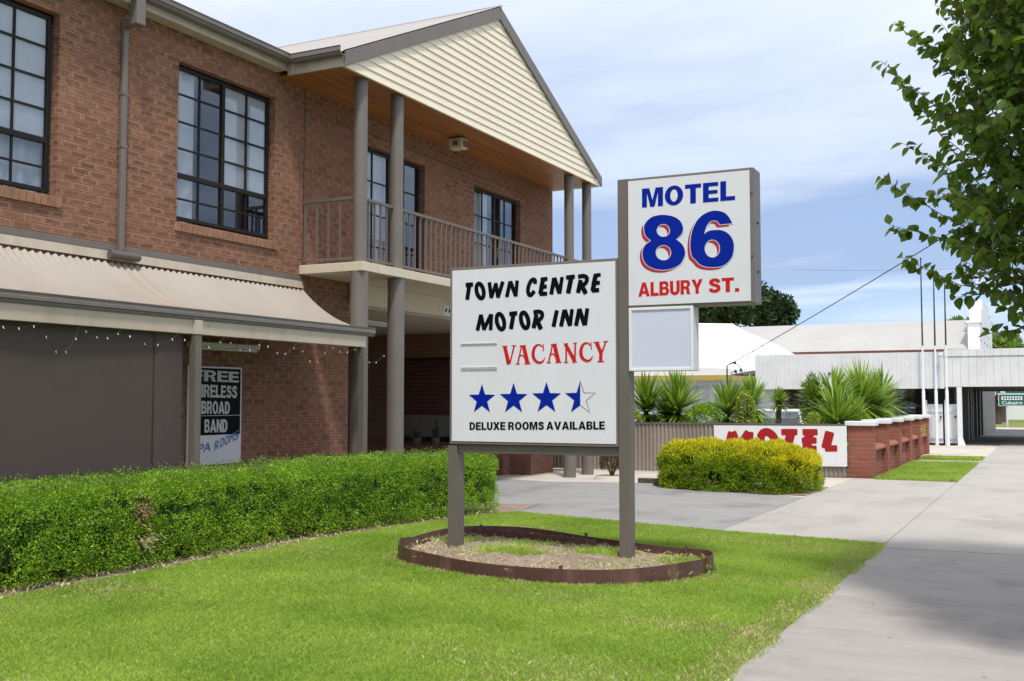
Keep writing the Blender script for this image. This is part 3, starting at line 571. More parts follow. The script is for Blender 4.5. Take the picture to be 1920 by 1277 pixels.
SER=[([(0.5206,2.0119),(0.5634,1.8397)],[0.0376,0.0414]),([(0.621,2.0174),(0.5762,1.8549)],[0.0169,0.015]),([(0.4926,2.0125),(0.5495,2.0161)],[0.0085,0.0085]),([(0.5912,2.0171),(0.6423,2.0188)],[0.0085,0.0085]),([(0.6974,2.008),(0.6571,1.8422)],[0.0132,0.0169]),([(0.7185,2.019),(0.7626,1.8407)],[0.0376,0.0432]),([(0.6805,2.0122),(0.7438,2.0185)],[0.0113,0.0094]),([(0.6348,1.8416),(0.6825,1.8418)],[0.0085,0.0085]),([(0.7289,1.8421),(0.7941,1.844)],[0.0085,0.0085]),([(0.6719,1.9013),(0.69,1.924),(0.7121,1.9197),(0.7374,1.8887)],[0.0075,0.0113,0.0113,0.0075]),([(0.9194,1.9965),(0.8945,2.017),(0.8612,2.0177),(0.8319,1.9899),(0.8193,1.9368),(0.8297,1.8891),(0.8589,1.8601),(0.8922,1.852),(0.9212,1.8648),(0.9441,1.9004)],[0.0094,0.0132,0.0188,0.0282,0.0338,0.032,0.0263,0.0226,0.0169,0.0047]),([(0.9236,2.0277),(0.9276,1.9575)],[0.0113,0.0094]),([(1.0186,2.0142),(0.9791,1.8507)],[0.0132,0.0169]),([(1.0392,2.0251),(1.0817,1.8491)],[0.0376,0.0432]),([(1.0021,2.0184),(1.0638,2.0245)],[0.0113,0.0094]),([(0.9574,1.8501),(1.0038,1.8503)],[0.0085,0.0085]),([(1.049,1.8506),(1.1124,1.8524)],[0.0085,0.0085]),([(0.9937,1.909),(1.0112,1.9313),(1.0328,1.9271),(1.0573,1.8966)],[0.0075,0.0113,0.0113,0.0075]),([(1.1597,2.0223),(1.1581,1.8536)],[0.016,0.0179]),([(1.1516,2.0225),(1.2461,1.8597)],[0.032,0.0376]),([(1.2518,2.0258),(1.2451,1.8522)],[0.016,0.0188]),([(1.1343,2.0229),(1.18,2.0256)],[0.0085,0.0085]),([(1.2286,2.0264),(1.2689,2.0292)],[0.0085,0.0085]),([(1.1348,1.8493),(1.1815,1.8504)],[0.0085,0.0085]),([(1.2199,1.8508),(1.2683,1.8528)],[0.0085,0.0085]),([(1.4029,2.0028),(1.3791,2.0229),(1.3471,2.0236),(1.319,1.9963),(1.3068,1.9444),(1.3166,1.8977),(1.3445,1.8693),(1.3764,1.8613),(1.4043,1.8739),(1.4263,1.9087)],[0.0094,0.0132,0.0188,0.0282,0.0338,0.032,0.0263,0.0226,0.0169,0.0047]),([(1.407,2.0334),(1.4106,1.9646)],[0.0113,0.0094]),([(1.4625,2.0302),(1.5093,1.9238)],[0.0357,0.0357]),([(1.5532,2.0318),(1.5133,1.933)],[0.015,0.0169]),([(1.5055,1.9424),(1.5021,1.852)],[0.032,0.0338]),([(1.4308,2.03),(1.4921,2.0323)],[0.0085,0.0085]),([(1.5276,2.0342),(1.5767,2.0367)],[0.0085,0.0085]),([(1.4715,1.8515),(1.5365,1.8533)],[0.0094,0.0094])]
O8=[(2.123,3.161),(2.151,3.156),(2.181,3.149),(2.209,3.139),(2.233,3.126),(2.254,3.111),(2.271,3.093),(2.283,3.073),(2.291,3.051),(2.295,3.031),(2.294,3.013),(2.29,2.996),(2.281,2.979),(2.265,2.962),(2.244,2.946),(2.229,2.934),(2.247,2.92),(2.269,2.901),(2.288,2.881),(2.3,2.858),(2.308,2.835),(2.312,2.812),(2.311,2.792),(2.305,2.774),(2.298,2.758),(2.289,2.741),(2.279,2.725),(2.267,2.712),(2.253,2.701),(2.238,2.693),(2.222,2.686),(2.203,2.679),(2.183,2.674),(2.164,2.67),(2.147,2.667),(2.13,2.666),(2.11,2.666),(2.084,2.668),(2.056,2.673),(2.029,2.679),(2.006,2.688),(1.985,2.699),(1.966,2.711),(1.949,2.726),(1.936,2.743),(1.925,2.762),(1.918,2.786),(1.914,2.812),(1.914,2.836),(1.918,2.858),(1.925,2.878),(1.936,2.896),(1.956,2.913),(1.978,2.926),(1.996,2.937),(1.98,2.95),(1.96,2.967),(1.945,2.987),(1.935,3.01),(1.931,3.035),(1.929,3.057),(1.932,3.076),(1.939,3.093),(1.95,3.109),(1.966,3.125),(1.985,3.14),(2.005,3.151),(2.027,3.158),(2.048,3.161),(2.069,3.163),(2.087,3.164),(2.103,3.163)]
O6=[(2.598,3.162),(2.621,3.158),(2.644,3.151),(2.665,3.142),(2.682,3.129),(2.697,3.114),(2.709,3.098),(2.72,3.078),(2.73,3.057),(2.737,3.041),(2.703,3.04),(2.66,3.039),(2.627,3.039),(2.622,3.047),(2.616,3.058),(2.608,3.067),(2.599,3.073),(2.589,3.076),(2.578,3.078),(2.566,3.078),(2.553,3.076),(2.541,3.07),(2.528,3.059),(2.517,3.044),(2.506,3.027),(2.498,3.005),(2.492,2.981),(2.487,2.963),(2.497,2.97),(2.51,2.98),(2.525,2.987),(2.542,2.99),(2.561,2.992),(2.581,2.992),(2.604,2.992),(2.627,2.99),(2.648,2.984),(2.67,2.974),(2.69,2.962),(2.707,2.947),(2.722,2.929),(2.734,2.909),(2.742,2.889),(2.748,2.869),(2.75,2.849),(2.75,2.83),(2.748,2.809),(2.745,2.788),(2.741,2.772),(2.738,2.761),(2.736,2.754),(2.731,2.745),(2.722,2.731),(2.71,2.715),(2.696,2.701),(2.681,2.689),(2.664,2.679),(2.645,2.671),(2.621,2.667),(2.594,2.665),(2.568,2.665),(2.54,2.667),(2.514,2.671),(2.49,2.676),(2.47,2.683),(2.453,2.692),(2.438,2.702),(2.424,2.717),(2.411,2.733),(2.399,2.747),(2.388,2.757),(2.379,2.766),(2.371,2.779),(2.366,2.801),(2.362,2.828),(2.36,2.854),(2.36,2.88),(2.361,2.904),(2.363,2.929),(2.367,2.954),(2.372,2.978),(2.379,3.003),(2.389,3.029),(2.402,3.055),(2.416,3.079),(2.433,3.099),(2.45,3.116),(2.47,3.131),(2.492,3.143),(2.515,3.153),(2.538,3.159),(2.559,3.163),(2.578,3.164)]
H8A=[(2.175,3.017),(2.172,3.002),(2.166,2.989),(2.156,2.977),(2.143,2.969),(2.128,2.964),(2.112,2.963),(2.095,2.966),(2.08,2.973),(2.067,2.983),(2.058,2.996),(2.051,3.01),(2.049,3.026),(2.052,3.041),(2.058,3.054),(2.068,3.066),(2.081,3.074),(2.096,3.079),(2.113,3.08),(2.129,3.077),(2.144,3.07),(2.157,3.059),(2.166,3.047),(2.172,3.032)]
H8B=[(2.184,2.816),(2.181,2.799),(2.174,2.782),(2.162,2.768),(2.147,2.758),(2.13,2.752),(2.111,2.751),(2.092,2.755),(2.074,2.763),(2.059,2.775),(2.048,2.79),(2.041,2.807),(2.038,2.825),(2.041,2.843),(2.048,2.859),(2.06,2.873),(2.075,2.883),(2.093,2.889),(2.112,2.89),(2.131,2.887),(2.148,2.879),(2.163,2.867),(2.174,2.852),(2.181,2.834)]
H6=[(2.627,2.826),(2.625,2.805),(2.618,2.786),(2.607,2.771),(2.592,2.759),(2.575,2.752),(2.558,2.75),(2.54,2.754),(2.523,2.763),(2.509,2.776),(2.498,2.794),(2.491,2.813),(2.489,2.834),(2.492,2.855),(2.499,2.874),(2.51,2.89),(2.525,2.902),(2.542,2.909),(2.559,2.91),(2.577,2.906),(2.594,2.897),(2.608,2.883),(2.619,2.866),(2.625,2.846)]
FM=[([(-5.887,0.492),(-5.798,0.837)],0.14),([(-5.788,0.842),(-5.667,0.521)],0.136),([(-5.677,0.52),(-5.461,0.846)],0.136),([(-5.441,0.846),(-5.47,0.5)],0.136),([(-5.054,0.852),(-5.011,0.825),(-4.974,0.785),(-4.947,0.736),(-4.932,0.682),(-4.932,0.629),(-4.945,0.582),(-4.971,0.546),(-5.007,0.523),(-5.05,0.517),(-5.095,0.527),(-5.138,0.554),(-5.175,0.594),(-5.202,0.643),(-5.217,0.697),(-5.217,0.75),(-5.204,0.798),(-5.178,0.834),(-5.142,0.857),(-5.099,0.863),(-5.054,0.852)],0.131),([(-4.795,0.867),(-4.509,0.871)],0.102),([(-4.628,0.829),(-4.704,0.516)],0.145),([(-4.382,0.871),(-4.12,0.874)],0.102),([(-4.26,0.846),(-4.33,0.536)],0.145),([(-4.398,0.708),(-4.141,0.713)],0.102),([(-4.394,0.547),(-4.143,0.552)],0.102),([(-3.879,0.868),(-3.953,0.579)],0.145),([(-3.958,0.563),(-3.756,0.567)],0.102)]
def curve_to_mesh2d(cu):
    o = bpy.data.objects.new('outline', cu); C.objects.link(o); dg = bpy.context.evaluated_depsgraph_get(); dg.update()
    me = bpy.data.meshes.new_from_object(o.evaluated_get(dg)); vs = [(v.co.x, v.co.y) for v in me.vertices]; fs = [tuple(p.vertices) for p in me.polygons]
    bpy.data.objects.remove(o); bpy.data.meshes.remove(me); bpy.data.curves.remove(cu); return vs, fs
def dilate(vs, fs, r):
    from collections import Counter
    cnt = Counter(tuple(sorted((f[i], f[(i+1)%len(f)]))) for f in fs for i in range(len(f))); sh_ = [(vs, fs)]; V = []; F = []
    for (a, b), c in cnt.items():
        if c != 1: continue
        p, q = Vector(vs[a]), Vector(vs[b]); d = q-p
        if d.length < 1e-6: continue
        d.normalize(); nr = Vector((-d.y, d.x))*r; e = d*r*.55; k = len(V); V += [tuple(p+nr-d*r*.2), tuple(p-e*.0+nr*0-e), tuple(p-nr-d*r*.2), tuple(q-nr+d*r*.2), tuple(q+e), tuple(q+nr+d*r*.2)]; F.append(tuple(range(k, k+6)))
    return V, F
def text2d(s, bold=0.0, space=1.0):
    cu = bpy.data.curves.new('lettering', 'FONT'); cu.body = s; cu.size = 1; cu.space_character = space; cu.fill_mode = 'FRONT'; cu.resolution_u = 6
    return curve_to_mesh2d(cu)
def fit_text(s, bl, br, tl, bold=0.03, space=1.02):
    vs, fs = text2d(s, 0, space)
    if bold: V2, F2 = dilate(vs, fs, bold); vs = vs + V2; fs = fs + [tuple(i+len(vs)-len(V2) for i in f) for f in F2]
    xs = [v[0] for v in vs]; ys = [v[1] for v in vs]; x0, x1, y0, y1 = min(xs), max(xs), min(ys), max(ys)
    return [(bl[0]+(br[0]-bl[0])*(x-x0)/(x1-x0)+(tl[0]-bl[0])*(y-y0)/(y1-y0), bl[1]+(br[1]-bl[1])*(x-x0)/(x1-x0)+(tl[1]-bl[1])*(y-y0)/(y1-y0)) for x, y in vs], fs
def outline2d(loops, off=0.0):
    cu = bpy.data.curves.new('lettering', 'CURVE'); cu.dimensions = '2D'; cu.fill_mode = 'FRONT'; cu.offset = off
    for lp in loops:
        sp = cu.splines.new('POLY'); sp.points.add(len(lp)-1); sp.use_cyclic_u = True
        for q, (x, y) in zip(sp.points, lp): q.co = (x, y, 0, 1)
    return curve_to_mesh2d(cu)
def stroke2d(pts, ws, caps=True):
    P = [Vector(p) for p in pts]; n = len(P); ws = ws if isinstance(ws, list) else [ws]*n; Lf = []; Rt = []
    closed = (P[0]-P[-1]).length < 1e-3
    for i in range(n):
        if closed and i in (0, n-1): d0 = (P[-1]-P[-2]).normalized(); d1 = (P[1]-P[0]).normalized()
        else: d0 = (P[i]-P[i-1]).normalized() if i else (P[1]-P[0]).normalized(); d1 = (P[i+1]-P[i]).normalized() if i < n-1 else d0
        d = (d0+d1).normalized(); nr = Vector((-d.y, d.x)); k = 1/max(.55, nr.dot(Vector((-d1.y, d1.x))))
        Lf.append(P[i]+nr*ws[i]*.5*k); Rt.append(P[i]-nr*ws[i]*.5*k)
    vs = [tuple(p) for p in Lf+Rt]; fs = [(i, n+i, n+i+1, i+1) for i in range(n-1)]
    if caps and not closed:
        for e, a, b, d in ((0, Lf[0], Rt[0], (P[0]-P[1]).normalized()), (n-1, Lf[-1], Rt[-1], (P[-1]-P[-2]).normalized())):
            r = ws[e]; k = len(vs); vs += [tuple(a+d*r*.12+(b-a)*.12), tuple(b+d*r*.12+(a-b)*.12)]; fs.append((e, n+e, k+1, k) )
    return vs, fs
def smooth_line(pts, ws=None, k=5):
    P = [np.array(p, float) for p in pts]; n = len(P)
    if n < 4: return pts, ws
    closed = np.linalg.norm(P[0]-P[-1]) < 1e-3; o = []; wo = []
    for i in range(n-1):
        p0 = P[i-1] if i else (P[-2] if closed else P[0]*2-P[1]); p3_ = P[i+2] if i+2 < n else (P[1] if closed else P[-1]*2-P[-2])
        for t_ in np.arange(k)/k:
            o.append(tuple(.5*((2*P[i])+(-p0+P[i+1])*t_+(2*p0-5*P[i]+4*P[i+1]-p3_)*t_**2+(-p0+3*P[i]-3*P[i+1]+p3_)*t_**3)))
            if isinstance(ws, list): wo.append(ws[i]+(ws[i+1]-ws[i])*t_)
    o.append(tuple(P[-1])); 
    if isinstance(ws, list): wo.append(ws[-1])
    return o, (wo if isinstance(ws, list) else ws)
# heavy block capitals: outlines (with holes) and strokes in a cell one unit high
def arc(cx_, cy_, rx, ry, a0, a1, n=14): return [(cx_+rx*math.cos(R(a0+(a1-a0)*i/n)), cy_+ry*math.sin(R(a0+(a1-a0)*i/n))) for i in range(n+1)]
def bar(x0, x1, y0, y1): return [[(x0,y0),(x1,y0),(x1,y1),(x0,y1)]]
BLK = {
 'I': (.27, [bar(0,.27,0,1)]), 'L': (.66, [bar(0,.26,0,1), bar(.26,.66,0,.21)]), 'T': (.74, [bar(.24,.50,0,.79), bar(0,.74,.79,1)]),
 'E': (.70, [bar(0,.26,0,1), bar(.26,.70,0,.20), bar(.26,.66,.41,.60), bar(.26,.69,.80,1)]), 'F': (.64, [bar(0,.26,0,1), bar(.26,.60,.40,.60), bar(.26,.64,.79,1)]), '.': (.25, [bar(0,.25,0,.24)]),
 'M': (1.0, [[[(0,0),(0,1),(.35,1),(.5,.36),(.65,1),(1,1),(1,0),(.76,0),(.76,.74),(.60,0),(.40,0),(.24,.74),(.24,0)]]]),
 'N': (.82, [[[(0,0),(0,1),(.27,1),(.57,.42),(.57,1),(.82,1),(.82,0),(.55,0),(.25,.58),(.25,0)]]]),
 'A': (.94, [[[(0,0),(.33,1),(.61,1),(.94,0),(.67,0),(.61,.19),(.33,.19),(.27,0)], [(.39,.38),(.55,.38),(.47,.72)]]]),
 'V': (.92, [[[(0,1),(.28,1),(.46,.30),(.64,1),(.92,1),(.60,0),(.32,0)]]]), 'W': (1.22, [[[(0,1),(.26,1),(.36,.36),(.49,1),(.73,1),(.86,.36),(.96,1),(1.22,1),(1.0,0),(.73,0),(.61,.60),(.49,0),(.22,0)]]]),
 'Y': (.88, [[[(0,1),(.29,1),(.44,.64),(.59,1),(.88,1),(.57,.40),(.57,0),(.31,0),(.31,.40)]]]), 'X': (.88, [[[(0,1),(.30,1),(.44,.71),(.58,1),(.88,1),(.60,.51),(.88,0),(.58,0),(.44,.30),(.30,0),(0,0),(.28,.51)]]]),
 'O': (.86, [[arc(.43,.5,.43,.52,0,360,28)[:-1], arc(.43,.5,.175,.32,0,360,28)[:-1]]]), 'U': (.78, [[[(0,1)]+arc(.39,.36,.39,.38,180,360)+[(.78,1),(.52,1)]+arc(.39,.34,.13,.15,360,180)+[(.26,1)]]]),
 'D': (.80, [[[(0,0),(0,1),(.34,1)]+arc(.34,.5,.46,.5,90,-90)[1:], [(.26,.2),(.26,.8),(.34,.8)]+arc(.34,.5,.19,.3,90,-90)[1:]]]),
 'P': (.74, [[[(0,0),(0,1),(.42,1)]+arc(.42,.68,.32,.32,90,-90)[1:]+[(.26,.36),(.26,0)], [(.26,.55),(.26,.81),(.41,.81)]+arc(.41,.68,.09,.13,90,-90)[1:]]]),
 'R': (.80, [[[(0,0),(0,1),(.46,1)]+arc(.46,.72,.30,.28,90,-60)[1:]+[(.68,.36),(.72,.10),(.80,0),(.52,0),(.47,.10),(.44,.33),(.38,.38),(.26,.38),(.26,0)], [(.26,.56),(.26,.81),(.43,.81)]+arc(.43,.685,.09,.125,90,-90)[1:]]]),
 'B': (.78, [[[(0,0),(0,1),(.46,1)]+arc(.46,.76,.27,.24,90,-50)[1:]+arc(.48,.29,.30,.29,62,-90)[1:], [(.26,.60),(.26,.81),(.43,.81)]+arc(.43,.705,.08,.105,90,-90)[1:], [(.26,.19),(.26,.43),(.45,.43)]+arc(.45,.31,.08,.12,90,-90)[1:]]]),
 'S': (.74, 'S')}
def block_text(s, bl, br, tl, gap=.085, slim=1.0):
    sh_ = []; x = 0
    for ch in s:
        if ch == ' ': x += .30; continue
        wd, loops = BLK[ch]
        if loops == 'S':
            pts, _ = smooth_line([(.62,.70),(.55,.85),(.37,.895),(.20,.84),(.15,.71),(.25,.60),(.47,.50),(.60,.40),(.60,.22),(.47,.12),(.30,.11),(.16,.18),(.125,.31)]); v, f = stroke2d(pts, .225, False); sh_.append(([(p[0]+x, p[1]) for p in v], f))
        else:
            for lp in loops: v, f = outline2d([[(p[0]+x, p[1]) for p in l] for l in lp]); sh_.append((v, f))
        x += wd*1.0+gap
    X = x-gap
    return [([(bl[0]+(br[0]-bl[0])*p[0]/X+(tl[0]-bl[0])*p[1], bl[1]+(br[1]-bl[1])*p[0]/X+(tl[1]-bl[1])*p[1]) for p in v], f) for v, f in sh_]
def flat(name, shapes, mt, parent, place):
    # shapes: list of (verts2d, faces); every shape a hair prouder than the last
    b = MB(local=True)
    for i, (vs, fs) in enumerate(shapes):
        for j, f_ in enumerate(fs): b.add([place(vs[q][0], vs[q][1], i*.00004 + (j % 11)*.00001) for q in f_], [tuple(range(len(f_)))])
    o = b.build(name, mt, parent, fix=False); return o
# ================================================================ roadside sign
SG = empty('motel_sign', (-5.2, 9.1, 0), 'large white two-board motel sign on brown posts in the round garden bed', 'sign', rz=R(1.0))
def lb(): return MB(local=True)
b = lb(); b.box(-.11,-.008,-.012,.145,-.2,1.055); b.build('post', M['post_brown'], SG, bevel=.004)
b = lb(); b.box(1.668,1.772,-.012,.125,-.2,3.525); pr = b.build('post', M['post_brown'], SG, bevel=.004)
b = lb(); b.box(-.006,1.667,.012,.105,.985,1.068); b.build('crossbar', M['post_brown'], SG, bevel=.004)
b = lb(); b.box(-.085,1.666,-.02,.10,1.072,2.80); bd = b.build('sign_board', M['grey_metal'], SG, bevel=.003)
b = lb(); b.box(-.058,1.648,-.026,-.021,1.10,2.772); b.build('panel', M['board'], bd)
pf = lambda x, z, o: (x, -.0285-o, z)
for i0, i1 in ((0,10),(10,27),(27,38),(38,45)): flat('lettering', [stroke2d(*smooth_line(p, w_*1.2)) for p, w_ in BRUSH[i0:i1]], M['black_ink'], bd, pf)
flat('lettering', [stroke2d(*smooth_line(p, w_), False) for p, w_ in SER], M['red_ink'], bd, pf)
for s_, xa, xb in (('DELUXE',.1396,.528),('ROOMS',.5565,.931),('AVAILABLE',.955,1.5395)): flat('lettering', block_text(s_, (xa,1.2095+(xa-.14)*.0154), (xb,1.2095+(xb-.14)*.0154), (xa,1.2845+(xa-.14)*.0145)), M['black_ink'], bd, pf)
def star(tip, cx_, r, a0=0): return [(cx_+(r if k%2==0 else r*.40)*math.sin(k*math.pi/5)*1.0, tip-r+(r if k%2==0 else r*.40)*math.cos(k*math.pi/5)) for k in range(10)]
for i, (tx, tz, w_) in enumerate(((.2745,1.654,.280),(.614,1.663,.288),(.957,1.670,.290),(1.2985,1.6735,.296))):
    r = w_/1.902*1.02; pts = star(tz, tx, r)
    if i < 3: flat('star', [(pts, [(0,1,9),(1,2,3),(3,4,5),(5,6,7),(7,8,9),(1,3,5,7,9)])], M['blue'], bd, pf)
    else:
        half = [pts[0]] + pts[5:]; so = flat('star', [(half, [(0,1,5),(1,2,3),(3,4,5),(1,3,5)])], M['blue'], bd, pf)
        flat('outline', [stroke2d(pts[:6], .0045, False)], M['black_ink'], so, pf)
for z, x0, x1 in ((2.046,.043,.437),(1.814,.046,.439)):
    b = lb(); b.prism([(-.026,z-.005),(-.036,z-.005),(-.038,z+.004),(-.034,z+.004),(-.032,z-.001),(-.026,z-.001)], 0, x0, x1); b.build('slide_rail', M['white_dirty'], bd)
b = lb(); b.box(.046,.439,-.036,-.026,1.797,1.802); b.build('slide_rail', M['white_dirty'], bd)
b = lb(); b.box(1.773,2.925,-.022,.235,2.338,3.522); nb = b.build('number_board', M['grey_metal'], SG, bevel=.006)
b = lb(); b.box(1.778,2.892,-.029,-.0235,2.356,3.497); b.build('panel', M['board'], nb)
pf2 = lambda x, z, o: (x, -.031-o, z)
flat('lettering', block_text('MOTEL', (1.9108,3.2438), (2.7648,3.2449), (1.912,3.4172)), M['blue'], nb, pf2)
for s_, xa, xb in (('ALBURY',1.87,2.468),('ST.',2.52,2.7908)): flat('lettering', block_text(s_, (xa,2.434+(xa-1.87)*.008), (xb,2.434+(xb-1.87)*.008), (xa,2.5605+(xa-1.87)*.006), .06), M['red_ink'], nb, pf2)
for bx, bz, by in ((2.906,3.30,-.03),(2.906,2.75,-.03),(2.34,2.345,-.03)):
    b = lb(); b.tube([(bx,by+.01,bz),(bx,by-.004,bz)], .009, 8); b.build('screw', M['grey_dark'], nb)
for bz in (3.05,2.62): b = lb(); b.tube([(2.92,.10,bz),(2.935,.10,bz)], .012, 8); b.build('screw', M['wire'], nb)
sh = lambda lp, dx, dz: [(x+dx, z+dz) for x, z in lp]
dx, dz = -.027, -.024
E8 = [O8, H8A, H8B]; E6 = [O6, H6]
flat('numeral', [outline2d([sh(l, dx, dz) for l in E]) for E in (E8, E6)], M['crimson'], nb, pf2)
flat('numeral', [outline2d([l for l in E], .007) for E in (E8, E6)], M['board'], nb, lambda x, z, o: (x, -.0325-o, z))
flat('numeral', [outline2d(E) for E in (E8, E6)], M['blue'], nb, lambda x, z, o: (x, -.034-o, z))
b = lb(); b.box(1.776,2.378,-.02,.15,1.76,2.336); lbx = b.build('light_box', M['white'], SG, bevel=.006)
for q in ((1.776,1.802,1.76,2.336),(2.352,2.378,1.76,2.336),(1.803,2.351,1.76,1.786),(1.803,2.351,2.31,2.336)):
    pass
b = lb(); b.box(1.80,2.352,-.0215,-.0205,1.785,2.312); b.build('lens', M['lens'], lbx)
b = lb()
for q in ((1.777,1.803,1.761,2.335),(2.351,2.377,1.761,2.335),(1.8035,2.3505,1.761,1.787),(1.8035,2.3505,2.309,2.335)): b.box(q[0],q[1],-.032,-.0203,q[2],q[3])
b.build('rim', M['white'], lbx, bevel=.003)
# wall sign -------------------------------------------------------------
FS = empty('wireless_sign', (-9.34, 10.1, .72), 'black and white free wireless broadband sign on the brick behind the awning post', 'sign')
b = MB(); b.box(-9.352,-9.328,9.74,10.70,.70,1.915); pn = b.build('panel', M['board'], FS)
b = MB(); b.box(-9.327,-9.325,9.76,10.675,1.065,1.895); b.build('black_field', M['black_ink'], FS)
b = MB(); b.box(-9.3245,-9.324,9.76,10.675,1.303,1.308); b.build('joint', M['board'], FS)
off = FS.location
px = lambda x, z, o: (-9.323+o-off.x, x-off.y, z-off.z)
silver = paint('silver_ink', (.55,.55,.54), .5, .08, 4); M['silver'] = silver
flat('lettering', block_text('FREE', (9.82,1.735),(10.64,1.722),(9.82,1.872), .05), silver, FS, px)
flat('lettering', block_text('WIRELESS', (9.80,1.538),(10.61,1.522),(9.80,1.695), .05), silver, FS, px)
flat('lettering', block_text('BROAD', (9.97,1.33),(10.48,1.322),(9.97,1.488), .05), silver, FS, px)
flat('lettering', block_text('BAND', (10.03,1.10),(10.44,1.093),(10.03,1.262), .05), silver, FS, px)
flat('lettering', [fit_text('SPA', (9.84,.83),(10.14,.872),(9.86,.945),.012)], M['chalk_blue'], FS, px)
flat('lettering', [fit_text(ch, (10.21+i*.089,.868+i*.028),(10.285+i*.089,.892+i*.028),(10.228+i*.089,.985+i*.028),.012) for i, ch in enumerate('ROOMS')], M['chalk_blue'], FS, px)
b = MB(); b.box(-9.248,-9.243,15.66,16.5,2.95,3.12); cs = tag(b.build('clearance_sign', M['board']), 'small cream sign with dark slanting marks on the beam over the driveway', 'sign')
b = MB()
for i in range(6): yy = 15.70+i*.12; b.add([(-9.2415,yy,3.0),(-9.2415,yy+.05,3.0),(-9.2415,yy+.08,3.07),(-9.2415,yy+.03,3.07)], [(0,1,2,3)])
b.build('stripe', M['black_ink'], cs, fix=False)
# ================================================================ garden bed
pts_bed = [(-5.72,9.05),(-5.66,8.75),(-5.40,8.42),(-4.85,8.16),(-4.2,8.00),(-3.6,7.98),(-3.1,8.22),(-2.78,8.62),(-2.68,9.1),(-2.80,9.45),(-3.15,9.62),(-3.55,9.72),(-4.1,9.98),(-4.7,10.2),(-5.25,10.3),(-5.6,10.1),(-5.76,9.6)]
def closed_spline(P, k=8):
    o = []; n = len(P)
    for i in range(n):
        p0, p1, p2, p3 = [np.array(P[(i+q) % n]) for q in (-1,0,1,2)]
        for t_ in np.arange(k)/k: o.append(tuple(.5*((2*p1)+(-p0+p2)*t_+(2*p0-5*p1+4*p2-p3)*t_**2+(-p0+3*p1-3*p2+p3)*t_**3)))
    return o
bed = closed_spline(pts_bed)
ed = MB(); n = len(bed); vs = []; fs = []
for i, (x, y) in enumerate(bed):
    a = np.array(bed[i-1]); c = np.array(bed[(i+1) % n]); d = c-a; d = d/np.linalg.norm(d); nr = np.array([-d[1], d[0]])
    h = .138 + .012*math.sin(i*.11+1) + .004*math.sin(i*.37); lean = .010*math.sin(i*.13)
    for s_, z in ((.003,-.05),(.003,h),(-.003,h),(-.003,-.05)): vs.append((x+nr[0]*(s_+lean*(z > 0)), y+nr[1]*(s_+lean*(z > 0)), z))
for i in range(n):
    j = (i+1) % n
    for k_ in range(4): fs.append((i*4+k_, i*4+(k_+1)%4, j*4+(k_+1)%4, j*4+k_))
ed.add(vs, fs); edg = tag(ed.build('garden_edging', M['rust_edge']), 'rusty brown steel strip edging curving round the bed under the motel sign', 'garden edging')
for i in (4, 40, 62, 78, 98, 118): x, y = bed[i % n]; q = MB(); q.box(x-.012,x+.012,y-.012,y+.012,-.05,.160); q.build('stake', M['rust_edge'], edg)
q = MB(); q.tube([(-5.5,10.0,.12),(-5.0,10.02,.15),(-4.5,9.86,.12),(-4.0,9.76,.10)], .004, 4); q.prism([(-5.55,10.02),(-4.0,9.72),(-4.0,9.726),(-5.55,10.027)], 2, .06, .14); q.build('loose_strip', M['rust_edge'], edg)
# soil: gently mounded
g = 60; xs_ = np.linspace(-6.1,-2.6,g*2); ys_ = np.linspace(7.9,10.4,g); XX, YY = np.meshgrid(xs_, ys_)
ctr = np.array(bed).mean(0); ang = np.arctan2(YY-ctr[1], XX-ctr[0]); bang = np.arctan2(np.array(bed)[:,1]-ctr[1], np.array(bed)[:,0]-ctr[0]); brad = np.hypot(np.array(bed)[:,0]-ctr[0], np.array(bed)[:,1]-ctr[1])
o_ = np.argsort(bang); rb = np.interp(ang, bang[o_], brad[o_], period=2*np.pi)*.985; nr_, na = 34, 160
V = []; 
for ir in range(nr_+1):
    for ia in range(na):
        a = 2*math.pi*ia/na - math.pi; rr = np.interp(a, bang[o_], brad[o_], period=2*np.pi)*.988*ir/nr_
        x, y = ctr[0]+rr*math.cos(a), ctr[1]+rr*math.sin(a)
        V.append((x, y, .055+.03*(1-(ir/nr_)**2)))
V = np.array(V); V[:,2] += .035*(vnoise(V*[5,5,0]+3, 1)-.5) + .02*(vnoise(V*[19,19,0]+9, 2)-.5) + .012*(vnoise(V*[55,55,0], 3)-.5)
F = [(ir*na+ia, (ir+1)*na+ia, (ir+1)*na+(ia+1)%na, ir*na+(ia+1)%na) for ir in range(nr_) for ia in range(na)]
so = npmesh('garden_soil', V, F, M['soil']); so['kind'] = 'structure'; so.data.polygons.foreach_set('use_smooth', [True]*len(F))
